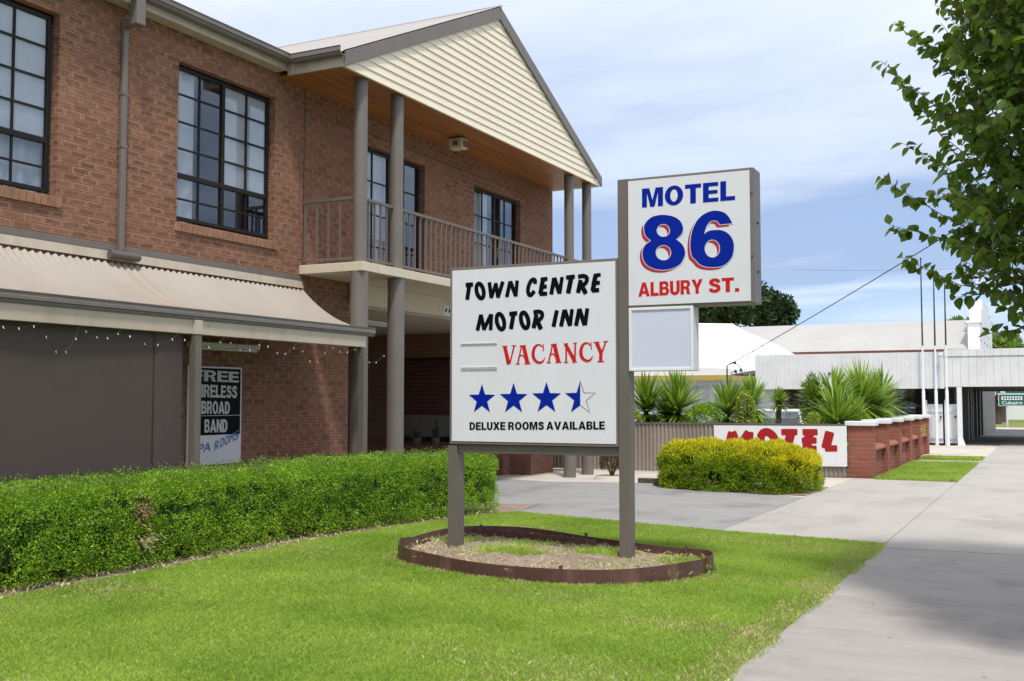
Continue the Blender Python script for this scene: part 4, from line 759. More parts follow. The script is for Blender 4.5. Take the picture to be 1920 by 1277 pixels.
# ================================================================ grass
def in_poly(P, poly):
    x, y = P[:,0], P[:,1]; c = np.zeros(len(P), bool); n = len(poly)
    for i in range(n):
        x1, y1 = poly[i]; x2, y2 = poly[(i+1) % n]
        c ^= ((y1 > y) != (y2 > y)) & (x < (x2-x1)*(y-y1)/(y2-y1+1e-12)+x1)
    return c
def blades(name, P, length, width, mt, mi=None, lean=.5, kind='stuff', label=None, cat=None, tipj=.25):
    n = len(P); a = rng.random(n)*2*np.pi; s = np.stack([np.cos(a), np.sin(a), np.zeros(n)], 1); up = unit(np.stack([rng.normal(size=n)*lean, rng.normal(size=n)*lean, np.ones(n)], 1))
    ln = (length*(.5+.9*rng.random(n)))[:,None]; wd = (width*(.7+.6*rng.random(n)))[:,None]
    v = np.stack([P-s*wd/2, P+s*wd/2, P+up*ln*.6+s*wd*.35, P+up*ln*(1)+np.stack([rng.normal(size=n), rng.normal(size=n), np.zeros(n)],1)*ln*tipj], 1)
    o = npmesh(name, v.reshape(-1,3), np.arange(4*n).reshape(n,4), mt, None, mi); tag(o, label, cat, kind=kind); return o
LP = [(-7.2,1.5),(-1.52,1.5),(-1.54,11.74),(-3.37,12.0),(-6.5,12.83),(-6.9,12.0),(-7.05,9.2)]
def scatter(n, x0, x1, y0, y1): return np.stack([x0+(x1-x0)*rng.random(n), y0+(y1-y0)*rng.random(n), np.zeros(n)], 1)
P = scatter(780000, -7.25, -1.5, 3.6, 12.9); P = P[in_poly(P, LP) & ~in_poly(P, bed)]
# thin out with distance from the camera and along the worn edges
dcam = np.hypot(P[:,0], P[:,1]); edge = np.minimum(-1.6-P[:,0] + .10*(vnoise(P*[3,3,0],5)-.5), 9)
hedge_x = np.interp(P[:,1], [0,7,9,12,12.9], [-7.15,-7.15,-7.2,-6.85,-6.4])
he = P[:,0]-hedge_x; keep = (rng.random(len(P)) < np.clip((edge+.05)/.13, .0, 1)) & (rng.random(len(P)) < np.clip((he-.03+.12*vnoise(P*[4,4,0],8))/.22, .0, 1)); P = P[keep]
edge = (-1.6-P[:,0]); db = np.min(np.hypot(P[:,None,0]-np.array(bed)[None,::6,0], P[:,None,1]-np.array(bed)[None,::6,1]), 1)
sp_ = np.where(edge < .20+.15*(vnoise(P*[6,6,0],6)-.3), .34, 0) + np.where((db < .16) & (P[:,1] < 9.3), .30, 0) + np.clip((vnoise(P*[.9,1.6,0]+7,4)-.64)*1.1, 0, .25)
mi = (rng.random(len(P)) < sp_).astype(int)
P[:,2] = 0; blades('lawn_grass', P, .029, .0033, [M['grass'], M['straw']], mi, .5, label='short bright green lawn grass in front of the hedge', cat='grass')
P = np.concatenate([scatter(26000,-3.05,-1.62,21.15,27.5), scatter(8000,-3.05,-1.62,28.7,30.15), scatter(14000,.46,2.6,2,30)]); blades('verge_grass', P, .055, .008, M['grass'], label='mown green grass strips beside the footpath', cat='grass')
P = np.concatenate([np.array([cx_,cy_,.07]) + rng.normal(size=(k_,3))*[sx,sy,.006] for cx_,cy_,sx,sy,k_ in ((-4.62,9.05,.16,.09,1500),(-4.35,8.9,.13,.05,500),(-3.78,9.3,.13,.10,1500),(-4.7,9.5,.22,.10,500),(-5.4,9.5,.15,.1,260),(-2.95,9.1,.12,.12,450),(-3.3,8.6,.3,.1,100))]); blades('weed_patch', P, .05, .005, M['grass'], lean=.8, label='small green weeds scattered on the bare soil under the sign', cat='weeds')
P = scatter(5200,-5.95,-2.65,7.95,10.3); P = P[in_poly(P, bed)]; P[:,2] = .075; blades('dry_litter', P, .045, .004, M['straw'], lean=2.2, label='dry straw litter on the bare soil under the sign', cat='litter')
P = np.concatenate([scatter(3000,-7.4,-6.6,5,12.6)]); P = P[np.abs(P[:,0]-np.interp(P[:,1],[0,9,12,12.9],[-7.2,-7.2,-6.85,-6.4])) < .16]; P[:,2] = .01; blades('hedge_litter', P, .06, .004, M['straw'], lean=1.5, label='dry grass and leaf litter along the foot of the hedge', cat='litter')
# ================================================================ hedge
def shell(path, half, height, n, seed, zb=.015, rnd=.28):
    # random points over the outside of a clipped hedge running along a path; returns points and outward directions
    path = np.array(path); seg = np.linalg.norm(np.diff(path, axis=0), axis=1); cum = np.concatenate([[0], np.cumsum(seg)])
    r = np.random.default_rng(seed); s = r.random(n)*cum[-1]; x = np.interp(s, cum, path[:,0]); y = np.interp(s, cum, path[:,1])
    tx = np.interp(s+.05, cum, path[:,0])-np.interp(s-.05, cum, path[:,0]); ty = np.interp(s+.05, cum, path[:,1])-np.interp(s-.05, cum, path[:,1]); tl = np.hypot(tx, ty)+1e-9; nx, ny = -ty/tl, tx/tl
    # cross-section: rounded rectangle sampled evenly along its outline (two sides, two corners, top)
    rr = rnd*half*1.4; sd_ = height-zb-rr; ar = rr*math.pi/2; tp = 2*(half-rr); tot = 2*sd_+2*ar+tp; q = r.random(n)*tot; sg = np.where(q < tot/2, -1., 1.); q = np.where(q < tot/2, q, tot-q)
    on_side = q < sd_; on_arc = (q >= sd_) & (q < sd_+ar); th = np.clip((q-sd_)/rr, 0, math.pi/2)
    hz = np.where(on_side, half, np.where(on_arc, half-rr+rr*np.cos(th), half-rr-(q-sd_-ar))); pz = np.where(on_side, zb+q, np.where(on_arc, height-rr+rr*np.sin(th), height))
    dh = np.where(on_side, 1., np.where(on_arc, np.cos(th), 0.)); dz = np.where(on_side, 0., np.where(on_arc, np.sin(th), 1.))
    e = np.clip(np.minimum(s, cum[-1]-s)/half, 0, 1); en = np.sqrt(np.clip(1-(1-e)**2, 0, 1)); u = hz*en*sg
    endd = np.where(s < cum[-1]/2, -1., 1.)*(1-e)
    P = np.stack([x+nx*u, y+ny*u, zb+(pz-zb)*(.70+.30*en)], 1)
    D = unit(np.stack([nx*dh*sg+tx/tl*endd, ny*dh*sg+ty/tl*endd, dz], 1))
    return P, D
def bumpy(P, D, amp, sc, seed): return P + D*((vnoise(P*sc, seed)-.5)*amp*2 + (vnoise(P*sc*2.7, seed+1)-.5)*amp)[:,None]
hp = [(-7.58,3.6),(-7.60,7.0),(-7.62,9.0),(-7.36,11.2),(-7.08,12.3),(-6.86,12.9)]
HG = empty('hedge', (-7.6, 8, 0), 'long clipped green box hedge in front of the motel, leafy to the ground', 'hedge')
P, D = shell(hp, .40, .80, 360000, 1, zb=.045, rnd=.30); P = bumpy(P, D, .05, 2.2, 11); P = bumpy(P, D, .03, 8, 15); P -= D*(rng.random(len(P))**1.4*.19)[:,None]
dead = (np.abs(P[:,1]-7.02) < .07) & (np.abs(P[:,2]-.52) < .12) & (D[:,0] > .2)
hole = dead | ((np.abs(P[:,1]-7.05) < .12) & (np.abs(P[:,2]-.24) < .07) & (D[:,0] > .2)); 
kp = ~hole & ~((vnoise(P*[9,9,10], 21) < .33) & (rng.random(len(P)) < .8)); P, D = P[kp], D[kp]
leaf_cloud('foliage', P, D, .019, .012, M['hedge_leaf'], HG, spread=.75, up=.30)
Pc, Dc = shell(hp, .31, .70, 10, 2)
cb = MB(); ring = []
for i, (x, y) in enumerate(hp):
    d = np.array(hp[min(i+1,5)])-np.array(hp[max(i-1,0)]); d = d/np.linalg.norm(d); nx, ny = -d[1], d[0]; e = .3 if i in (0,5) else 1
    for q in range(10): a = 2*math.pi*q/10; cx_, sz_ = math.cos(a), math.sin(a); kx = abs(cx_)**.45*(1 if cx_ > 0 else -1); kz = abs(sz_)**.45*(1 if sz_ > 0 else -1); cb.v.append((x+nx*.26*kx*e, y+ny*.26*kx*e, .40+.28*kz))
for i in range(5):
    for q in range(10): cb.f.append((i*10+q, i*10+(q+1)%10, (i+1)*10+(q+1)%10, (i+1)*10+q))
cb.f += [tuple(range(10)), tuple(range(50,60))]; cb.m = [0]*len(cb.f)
cb.build('dark_core', M['hedge_core'], HG)  # dark solid core stands in for the shade between the hedge leaves
# young shoots standing above the clipped top
n = 1900; s = rng.random(n); yy = 4.2+s*8.6; xx = np.interp(yy, [q[1] for q in hp], [q[0] for q in hp]) + (rng.random(n)-.5)*.72; hh = .03+.09*rng.random(n)**2
SP = []; SD = []
for i in range(n):
    for k_ in range(9): z = .76+hh[i]*k_/8; a = k_*2.4+i; SP.append((xx[i]+.012*math.cos(a), yy[i]+.012*math.sin(a), z)); SD.append((math.cos(a), math.sin(a), .7))
leaf_cloud('shoots', np.array(SP), np.array(SD), .022, .013, M['light_leaf'], HG, spread=.4)
Pd = np.array([-7.24,7.02,.52]) + rng.normal(size=(260,3))*[.03,.045,.07]; leaf_cloud('dead_twigs', Pd, np.tile([1.,0,0], (260,1)), .045, .010, M['dry'], HG, spread=1.2)['kind'] = 'stuff'
Pd = np.array([-7.22,7.05,.25]) + rng.normal(size=(160,3))*[.03,.07,.035]; leaf_cloud('dead_twigs', Pd, np.tile([1.,.2,-.4], (160,1)), .055, .010, M['straw'], HG, spread=.6)['kind'] = 'stuff'
# grass stalks growing through the hedge
P = np.array([[-7.75+.4*random.random(), y, .62] for y in (5.35,5.42,5.5,5.6,5.75,5.85,6.05,6.15,6.35,6.7,7.9,7.95,8.05,8.12,8.2,10.6,10.7,11.9,12.3,12.35,12.4)])
P = np.repeat(P, 2, 0) + rng.normal(size=(len(P)*2,3))*[.05,.05,0]; blades('wild_grass', P, .30, .006, M['straw'], lean=.35, tipj=.02, label='long dry grass stalks poking up out of the hedge top', cat='grass')
P = np.repeat(np.array([[-7.12,7.05,.02],[-7.05,7.75,.02],[-6.7,12.0,.02]]), 14, 0) + rng.normal(size=(42,3))*[.04,.06,0]; blades('wild_grass', P, .26, .008, [M['light_leaf']], lean=.8, tipj=.03, label='arching grass tufts at the foot of the hedge', cat='grass')
# ================================================================ golden shrub and small shrub
GS = empty('golden_shrub', (-4.9, 18.0, 0), 'clipped golden yellow conifer shrub in front of the low corrugated fence', 'shrub')
gp = [(-6.15,18.45),(-5.6,18.25),(-4.9,18.0),(-4.2,17.85),(-3.42,17.9)]
P, D = shell(gp, .80, .775, 130000, 5, rnd=.4, zb=.01); P[:,2] *= (.95 + .04*np.sin(P[:,0]*2.1) + .12*(vnoise(P*1.6,31)-.5)); P[:,2] *= np.interp(P[:,0], [-6.6,-6.0,-4.2,-3.2], [.90,1,1,.86]); P = bumpy(P, D, .12, 2.4, 33); P = bumpy(P, D, .04, 7, 35); dp_ = rng.random(len(P))**1.5*.2; P -= D*dp_[:,None]
kp = ~((vnoise(P*[4,4,4.5], 41) < .31) & (rng.random(len(P)) < .85)); P, D, dp_ = P[kp], D[kp], dp_[kp]
tip = (rng.random(len(P)) < np.clip(1.15-dp_*6, .03, 1)*np.clip((P[:,2]-.40+.25*np.clip(P[:,0]+4.6,0,1))/.40, .08, .9)).astype(int)
leaf_cloud('foliage', P, D, .050, .014, [M['gold_green'], M['gold_leaf']], GS, mi=tip, spread=.55, up=.6)
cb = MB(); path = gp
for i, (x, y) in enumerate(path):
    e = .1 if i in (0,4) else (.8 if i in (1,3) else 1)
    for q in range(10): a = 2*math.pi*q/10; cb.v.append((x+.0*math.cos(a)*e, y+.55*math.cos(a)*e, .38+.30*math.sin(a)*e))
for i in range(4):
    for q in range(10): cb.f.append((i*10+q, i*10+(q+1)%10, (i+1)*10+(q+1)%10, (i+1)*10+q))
cb.f += [tuple(range(10)), tuple(range(40,50))]; cb.m = [0]*len(cb.f); cb.build('dark_core', M['hedge_core'], GS)  # solid core coloured dark for the shade inside the shrub
sheet('shrub_bed', [[(-6.6,18.6),(-5.6,17.5),(-4.3,17.05),(-3.5,17.05),(-3.48,18.9),(-6.4,19.3)]], .012, M['soil'])
b = MB(); b.box(-6.75,-6.25,18.35,18.45,0,.09); b.box(-6.3,-5.5,17.9,18.0,0,.07); tag(b.build('sleeper_edging', M['bark'], bevel=.01), 'dark timber sleepers at the left foot of the golden shrub', 'garden edging')
def round_shrub(name, c_, r_, n, mt, label, leaf=.05, seed=1, grp=None, wd=None):
    r0 = empty(name, (c_[0], c_[1], 0 if c_[2]-r_[2] > -.3 else c_[2]-r_[2]), label, 'shrub', grp); q = unit(rng.normal(size=(n,3))); q[:,2] = np.where(q[:,2] < -.5, -q[:,2], q[:,2])
    rad = (.62+.38*rng.random(n)**.6)[:,None]; P = np.array(c_) + q*np.array(r_)*rad*(.82+.45*vnoise(q*2.2+seed*7, seed))[:,None]; P[:,2] = np.maximum(P[:,2], .04)
    kp = vnoise(P*(1.6/max(r_))*2+seed, seed+3) > .28; leaf_cloud('foliage', P[kp], q[kp], leaf, wd or leaf*.5, mt, r0, spread=.8, up=.3)
    b = MB()
    for k_ in range(6): a = k_*1.05; b.tube([(c_[0],c_[1],0), (c_[0]+r_[0]*.35*math.cos(a), c_[1]+r_[1]*.35*math.sin(a), c_[2]*.8), (c_[0]+r_[0]*.6*math.cos(a), c_[1]+r_[1]*.6*math.sin(a), c_[2]+r_[2]*.3)], [.03*r_[2]+.008,.015,.006], 5)
    b.build('stem', M['bark'], r0); return r0
round_shrub('small_shrub', (-7.5,19.0,.30), (.23,.23,.24), 3500, M['brown_leaf'], 'small round brownish shrub behind the right sign post', .035, 2)
b = MB(); b.tube([(-7.5,19.0,0),(-7.5,19.0,.07)], [.36,.31], 20); tag(b.build('shrub_kerb', M['concrete_warm'], smooth=True), 'low round concrete surround at the foot of the small brownish shrub', 'garden edging')
# ================================================================ corrugated fence with banner
CF = empty('corrugated_fence', (-6.6, 21.3, 0), 'low brown corrugated metal fence between the motel and the brick wall', 'fence')
b = MB(); n = 340; xa, xb = -13.5, -3.6; pts = []
for i in range(n+1):
    x = xa+(xb-xa)*i/n; ph = (x/.085) % 1; d = max(-1, min(1, 1.6*math.sin(2*math.pi*ph)))*.016; pts.append((x, 21.3-d))
for (x0,y0),(x1,y1) in zip(pts[:-1],pts[1:]): b.quad((x0,y0,.02),(x1,y1,.02),(x1,y1,1.0),(x0,y0,1.0))
b.build('sheet', M['fence_metal'], CF, smooth=True, fix=False)
b = MB(); b.box(xa,xb,21.275,21.33,1.0,1.035); b.build('top_rail', M['grey_dark'], CF)
for x in (-12.0,-9.0,-6.3):
    b = MB(); b.box(x-.03,x+.03,21.335,21.40,-.1,1.0); b.build('fence_post', M['grey_dark'], CF)
MBN = empty('motel_banner', (-4.86, 21.25, .2), 'white rectangular sign with red brush lettering fixed on the corrugated fence', 'sign')
b = MB(); b.add([(-6.17,21.262,.195),(-3.56,21.262,.222),(-3.56,21.262,.998),(-6.17,21.262,.985),(-6.17,21.27,.195),(-3.56,21.27,.222),(-3.56,21.27,.998),(-6.17,21.27,.985)], [(0,1,2,3),(7,6,5,4),(0,4,5,1),(1,5,6,2),(2,6,7,3),(3,7,4,0)]); b.build('panel', M['white'], MBN)
of = MBN.location
flat('lettering', [stroke2d(*smooth_line(p, w_*1.22)) for p, w_ in FM], M['dull_red'], MBN, lambda x, z, o: (x-of.x, 21.258-o-of.y, z-of.z))
# ================================================================ brick pillar wall
BW = empty('brick_wall', (-3.36, 26.7, 0), 'low red brick wall of pillars with white caps beside the footpath', 'wall')
for i in range(6):
    yy = 21.5+i*2.02
    b = MB(); b.box(-3.58,-3.12,yy,yy+.40,-.1,1.0); pl = b.build('pillar', M['brick_red'], BW)
    b = MB(); b.box(-3.63,-3.07,yy-.05,yy+.45,1.0,1.085); b.build('cap', M['white'], pl, bevel=.01)
    if i < 5:
        b = MB(); b.box(-3.45,-3.22,yy+.40,yy+2.02,-.1,.50); iw = b.build('infill', M['brick_red'], BW)
        b = MB(); b.prism([(-3.49,.50),(-3.14,.50),(-3.14,.53),(-3.20,.60),(-3.49,.62)], 1, yy+.402, yy+2.018); b.build('coping', M['brick_red'], iw, bevel=.008)
        b = MB()
        for k_ in range(9): y2 = yy+.46+k_*.19; b.tube([(-3.35,y2,.62),(-3.35,y2,.99)], .008, 5)
        for z in (.72,.96): b.tube([(-3.35,yy+.4,z),(-3.35,yy+2.02,z)], .010, 5)
        b.build('grille', M['wire'], iw)
P = np.array([-3.3,30.9,.66]) + rng.normal(size=(160,3))*[.08,.12,.08]; r0 = empty('ledge_plant', (-3.3,30.9,.6), 'small green plant growing on the ledge near the end of the brick wall', 'plant'); leaf_cloud('foliage', P, P-np.array([-3.3,30.9,.55]), .08, .04, M['hedge_leaf'], r0)
# ================================================================ yuccas and shrubs behind the fence
def yucca(base, heads, label, n=300, ln=.90, droop=2.45):
    r0 = empty('yucca', (base[0], base[1], 0), label, 'yucca', 'spiky yuccas behind the front fence'); tr = MB()
    for hx, hy, hz_, sc in heads:
        tr.tube([(base[0],base[1],-.05), ((base[0]+hx)/2, (base[1]+hy)/2, hz_*.55), (hx,hy,hz_)], [.08,.065,.05], 8)
        hz_ -= .16; tl = rng.normal(size=2)*.22; V = []; Q = []; k_ = int(n*(.6+.4*sc))
        for i in range(k_):
            az = i*2.39996 + rng.random()*.4; el = (1.45 - droop*(i/k_)**.9) + rng.normal()*.08; l = ln*sc*(.75+.35*rng.random())*(1 if el > 0 else .85); wd = .058*sc**.5
            d = np.array([math.cos(az)*math.cos(el), math.sin(az)*math.cos(el), math.sin(el)]); d = unit(d + np.array([tl[0], tl[1], 0])*max(0, math.sin(el)+.3)); s = unit(np.cross(d, [0,0,1.001]) + 1e-4); st = np.array([hx,hy,hz_-(.22*sc)*(i/k_)]); dr_ = -(.10+.10*max(0, math.cos(el)))*l
            for j, (tt, ww) in enumerate(((0,.5),(.35,1),(.7,.75),(1,.04))):
                p_ = st + d*l*tt + np.array([0,0,dr_*tt*tt]); V += [p_-s*wd*.5*ww, p_+s*wd*.5*ww]
            a = len(V)-8; Q += [(a,a+1,a+3,a+2),(a+2,a+3,a+5,a+4),(a+4,a+5,a+7,a+6)]
        npmesh('crown', V, Q, M['yucca'], r0)
    tr.build('trunk', M['bark'], r0, smooth=True); return r0
yucca((-8.1,22.6), [(-8.1,22.6,1.50,1.1)], 'spiky yucca close beside the right sign post, its crown cut off by it')
yucca((-7.35,22.7), [(-7.40,22.7,1.50,1.25),(-7.75,23.0,1.25,.9)], 'spiky yucca below the blank light box, leaning over the fence')
yucca((-6.25,22.9), [(-6.35,22.9,1.42,1.05),(-5.90,23.3,1.60,.85)], 'twin-headed yucca in front of the pale house wall with the yellow awning')
yucca((-5.55,24.2), [(-5.52,24.2,1.62,.46)], 'small single yucca in front of the white parked car', droop=1.75)
yucca((-4.85,25.4), [(-4.95,25.4,1.62,.85)], 'slim upright yucca among light climbers right of the white car')
yucca((-4.25,25.0), [(-4.45,25.0,1.70,1.0)], 'tall yucca standing behind the lower bushy yucca by the wall')
yucca((-3.9,24.0), [(-4.2,23.9,1.22,1.1),(-4.0,24.5,1.2,.85)], 'low bushy yucca spilling over the first brick pillars')
yucca((-3.75,26.2), [(-4.05,26.2,1.66,1.25),(-3.9,26.9,1.60,1.0)], 'largest yucca with dense bright crown above the brick wall')
yucca((-4.0,28.3), [(-3.9,28.3,1.75,1.1),(-4.0,28.8,1.45,1.0)], 'yucca with drooping leaves nearest the white gates')
yucca((-3.95,27.4), [(-3.95,27.3,1.25,.9)], 'low dark yucca crouching behind the middle brick pillars')
round_shrub('leafy_shrub', (-6.75,22.4,.95), (.46,.4,.45), 3500, M['hedge_leaf'], 'round dark green shrub between two yuccas behind the fence', .055, 5, 'leafy shrubs behind the fence')
round_shrub('leafy_shrub', (-8.15,21.9,.85), (.22,.25,.42), 1500, M['lime_leaf'], 'pale yellow-green shrub peeping over the fence by the sign post', .05, 6, 'leafy shrubs behind the fence')
round_shrub('leafy_shrub', (-5.85,22.5,1.2), (.20,.25,.45), 1300, M['lime_leaf'], 'lime green upright shrub right of the twin-headed yucca', .06, 7, 'leafy shrubs behind the fence')
round_shrub('leafy_shrub', (-5.0,25.2,1.35), (.22,.3,.75), 1500, M['light_leaf'], 'wispy tall climber shrub rising before the white canopy', .05, 8, 'leafy shrubs behind the fence')
round_shrub('leafy_shrub', (-4.62,23.4,.90), (.16,.2,.32), 600, M['lime_leaf'], 'small lime shrub between the two parked cars', .05, 9, 'leafy shrubs behind the fence')
round_shrub('leafy_shrub', (-4.4,25.6,1.25), (.28,.3,.55), 1300, M['light_leaf'], 'light green climber tangled among the yuccas by the wall', .05, 10, 'leafy shrubs behind the fence')
# ================================================================ cars
def car(c_, rz, body, label):
    r0 = empty('parked_car', (0,0,0), label, 'car', 'cars parked behind the fence')
    # stations along the length (x forward): half-width, sill height, belt height
    st_ = [(-2.15,.62,.42,.78),(-2.05,.78,.28,.90),(-1.3,.86,.22,.93),(0,.88,.20,.92),(1.1,.87,.22,.88),(1.75,.82,.24,.78),(2.05,.68,.30,.66),(2.15,.50,.40,.56)]
    b = lb(); k_ = 10
    for x, hw, zl, zb in st_:
        for (yy, z) in ((-hw*.82,zl),(-hw,zl+.16),(-hw,(zl+zb)/2+.05),(-hw*.96,zb-.06),(-hw*.84,zb),(hw*.84,zb),(hw*.96,zb-.06),(hw,(zl+zb)/2+.05),(hw,zl+.16),(hw*.82,zl)): b.v.append((x,yy,z))
    for i in range(len(st_)-1):
        for q in range(k_): b.f.append((i*k_+q, i*k_+(q+1)%k_, (i+1)*k_+(q+1)%k_, (i+1)*k_+q))
    b.f += [tuple(range(k_)), tuple(range((len(st_)-1)*k_, len(st_)*k_))]; b.m = [0]*len(b.f)
    bo = b.build('body', body, r0, smooth=True)
    cab = [(-1.75,.66,.90),(-1.15,.56,1.36),(.35,.58,1.40),(1.2,.70,.89)]     # x, half width, z of rear foot, roof rear, roof front, front foot
    b = lb(); R_ = []
    for x, hw, z in cab: R_ += [(x,-hw,z),(x,hw,z)]
    low = [(-1.75,-.78,.88),(-1.75,.78,.88),(1.2,-.78,.87),(1.2,.78,.87)]
    b.add([(-1.15,-.57,1.36),(-1.15,.57,1.36),(.35,.57,1.40),(.35,-.57,1.40),(-.4,-.58,1.44),(-.4,.58,1.44)], [(0,1,5,4),(4,5,2,3)]); ro = b.build('roof', body, r0, fix=False, smooth=True)
    ro.modifiers.new('thick', 'SOLIDIFY').thickness = .04
    b = lb(); b.quad((.36,-.56,1.385),(.36,.56,1.385),(1.2,.70,.885),(1.2,-.70,.885)); b.build('windscreen', M['glass'], r0, fix=False)
    b = lb(); b.quad((-1.16,-.55,1.345),(-1.16,.55,1.345),(-1.75,.68,.90),(-1.75,-.68,.90)); b.build('rear_window', M['glass'], r0, fix=False)
    for s in (1,-1):
        b = lb(); b.add([(-1.15,s*.565,1.35),(-.38,s*.575,1.39),(.33,s*.575,1.38),(1.12,s*.735,.885),(-.4,s*.79,.905),(-1.65,s*.735,.905)], [(0,1,4,5),(1,2,3,4)]); b.build('side_window', M['glass'], r0, fix=False)
        b = lb(); b.tube([(1.2,s*.735,.88),(.35,s*.58,1.39)], .032, 6); b.tube([(-1.72,s*.72,.90),(-1.15,s*.575,1.36)], .045, 6); b.tube([(-.40,s*.79,.90),(-.38,s*.58,1.40)], .03, 6); b.build('pillar', body, r0)
        b = lb(); b.box(.95,1.10,min(s*.84,s*1.0),max(s*.84,s*1.0),.90,1.03); b.build('mirror', body, r0, bevel=.03)
        b = lb(); b.add([(2.08,s*.42,.66),(2.02,s*.66,.68),(1.9,s*.74,.72),(1.93,s*.52,.74),(2.12,s*.42,.56),(2.06,s*.68,.57)], [(0,1,2,3),(0,4,5,1)]); b.build('headlight', M['lens'], r0, fix=False)
        for x in (-1.35,1.32):
            b = lb(); b.tube([(x,s*.66,.32),(x,s*.88,.32)], .32, 20); wh = b.build('wheel', M['tyre'], r0, smooth=True); b = lb(); b.tube([(x,s*.86,.32),(x,s*.89,.32)], .20, 14); b.build('rim', M['lens'], wh, smooth=True)
    b = lb(); b.box(-1.0,.6,-.5,.5,.45,1.0); b.box(-.9,-.7,-.5,.5,1.0,1.2); b.box(.1,.25,-.5,-.1,.9,1.2); b.box(.1,.25,.1,.5,.9,1.2); b.build('interior', M['dark'], r0)
    r0.location = (*c_, -.235); r0.rotation_euler = (0,0,rz); return r0
car((-6.95,30.4), R(-80), M['car_white'], 'white car parked behind the fence, left of the other one')
car((-5.25,30.9), R(-86), M['car_blue'], 'pale silver-blue car half hidden by yuccas behind the brick wall')
# ================================================================ white corner shop with canopy
SH = empty('corner_shop', (-4, 38, 0), 'white shop building with deep boarded canopy reaching over the footpath', 'shop')
def boards(mb, x0, x1, y, z0, z1, pitch, gapd=.012):
    n = int(round((x1-x0)/pitch)); w_ = (x1-x0)/n
    for i in range(n): mb.box(x0+i*w_+gapd/2, x0+(i+1)*w_-gapd/2, y, y+.03, z0, z1)
b = MB(); boards(b, -9.5, -3.2, 38.0, 1.88, 3.10, .15, .003); b.box(-9.5,-3.2,38.02,38.08,1.88,3.09); b.build('fascia', M['white_dirty'], SH)
b = MB(); boards(b, -3.195, 4.0, 37.96, 2.94, 3.17, .25, .006); boards(b, -3.195, 4.0, 37.985, 1.94, 2.925, .25, .006); b.box(-3.195,4.0,38.01,38.08,1.93,3.16); b.build('fascia', M['white_dirty'], SH)
b = MB(); b.box(-9.5,4.0,38.085,49.5,3.0,3.06); b.build('canopy_roof', M['white_dirty'], SH)
b = MB(); b.box(-3.2,4.0,38.085,49.5,1.96,2.0); b.box(-9.5,-3.2,38.085,42,1.96,2.0); b.box(-3.2,4.0,49.0,49.5,1.86,2.99); b.build('canopy_ceiling', M['cream_grey'], SH)
b = MB(); b.box(-9.45,-8.95,38.6,38.8,-.1,1.95); b.box(-9.45,-9.25,38.8,46,-.1,1.95); b.box(-9.25,-2.9,45.8,46,-.1,1.95); b.build('wall', M['white'], SH)
for q in ((-8.95,-8.6),(-6.4,-6.25)): b = MB(); b.box(q[0],q[1],38.6,38.75,-.1,1.95); b.build('mullion', M['grey_metal'], SH)
b = MB(); b.box(-8.6,-4.2,38.72,38.74,.1,1.95); b.build('window', M['glass'], SH)
b = MB(); b.box(-8.9,-3.95,40.2,40.25,-.1,1.95); b.build('interior', M['dark'], SH)
b = MB(); b.box(-2.83,-2.68,37.97,38.12,-.05,1.93); b.add([(-2.83,37.97,.25),(-2.68,37.97,.25),(-2.60,37.95,.0),(-2.83,37.95,.0),(-2.83,38.12,.25),(-2.68,38.12,.25),(-2.60,38.14,0),(-2.83,38.14,0)], [(0,3,2,1),(4,5,6,7),(1,2,6,5)]); b.build('canopy_post', M['white'], SH)
b = MB(); b.box(-3.0,-2.9,39.2,49.4,-.1,1.95); b.build('shopfront_wall', M['grey_dark'], SH)
b = MB(); b.box(-2.742,-2.69,49.6,60.6,-.1,2.6); b.build('side_wall', M['grey_dark'], SH)
for y in (41.6, 43.0, 44.0, 46.2, 48.4):
    b = MB(); b.box(-2.895,-2.72,y,y+.30,-.05,1.955); b.build('pilaster', M['grey_metal'], SH, bevel=.01)
for y0, y1 in ((39.4,41.5),(44.4,46.1),(46.6,48.3)):
    b = MB(); b.box(-2.895,-2.88,y0,y1,.5,1.8); b.build('shop_window', M['glass'], SH)
b = MB(); b.tube([(-3.28,37.9,3.0),(-3.28,37.80,2.98),(-3.28,37.72,2.94)], [.035,.06,.055], 12); tag(b.build('security_camera', M['white'], smooth=True), 'small white camera on the boarded fascia beside the right flagpole', 'camera')
b = MB(); b.tube([(-6.9,37.99,2.42),(-6.9,37.9,2.40)], [.05,.045], 10); tag(b.build('security_camera', M['grey_dark'], smooth=True), 'tiny dark camera on the plain canopy fascia above the yuccas', 'camera')
# gates
def gate(x0, x1, label):
    r0 = empty('yard_gate', ((x0+x1)/2, 38.3, 0), label, 'gate', 'white gates under the canopy')
    b = MB(); b.box(x0,x1,38.28,38.32,.06,1.36); b.build('panel', M['white'], r0)
    b = MB(); b.box(x0,x1,38.25,38.278,1.10,1.16); b.box(x0,x1,38.25,38.278,.2,.26); b.build('rail', M['white_dirty'], r0)
    b = MB(); b.box(x0-.06,x0+.02,38.24,38.34,-.05,1.50); b.build('gate_post', M['white'], r0)
    b = MB(); b.tube([(x1-.06,38.24,.9),(x1-.06,38.24,.98)], .03, 8); b.build('latch', M['grey_dark'], r0); return r0
gate(-3.80, -3.30, 'left white sheet gate behind the first two flagpoles'); gate(-3.18, -2.85, 'right white sheet gate behind the flagpole with the padlock')
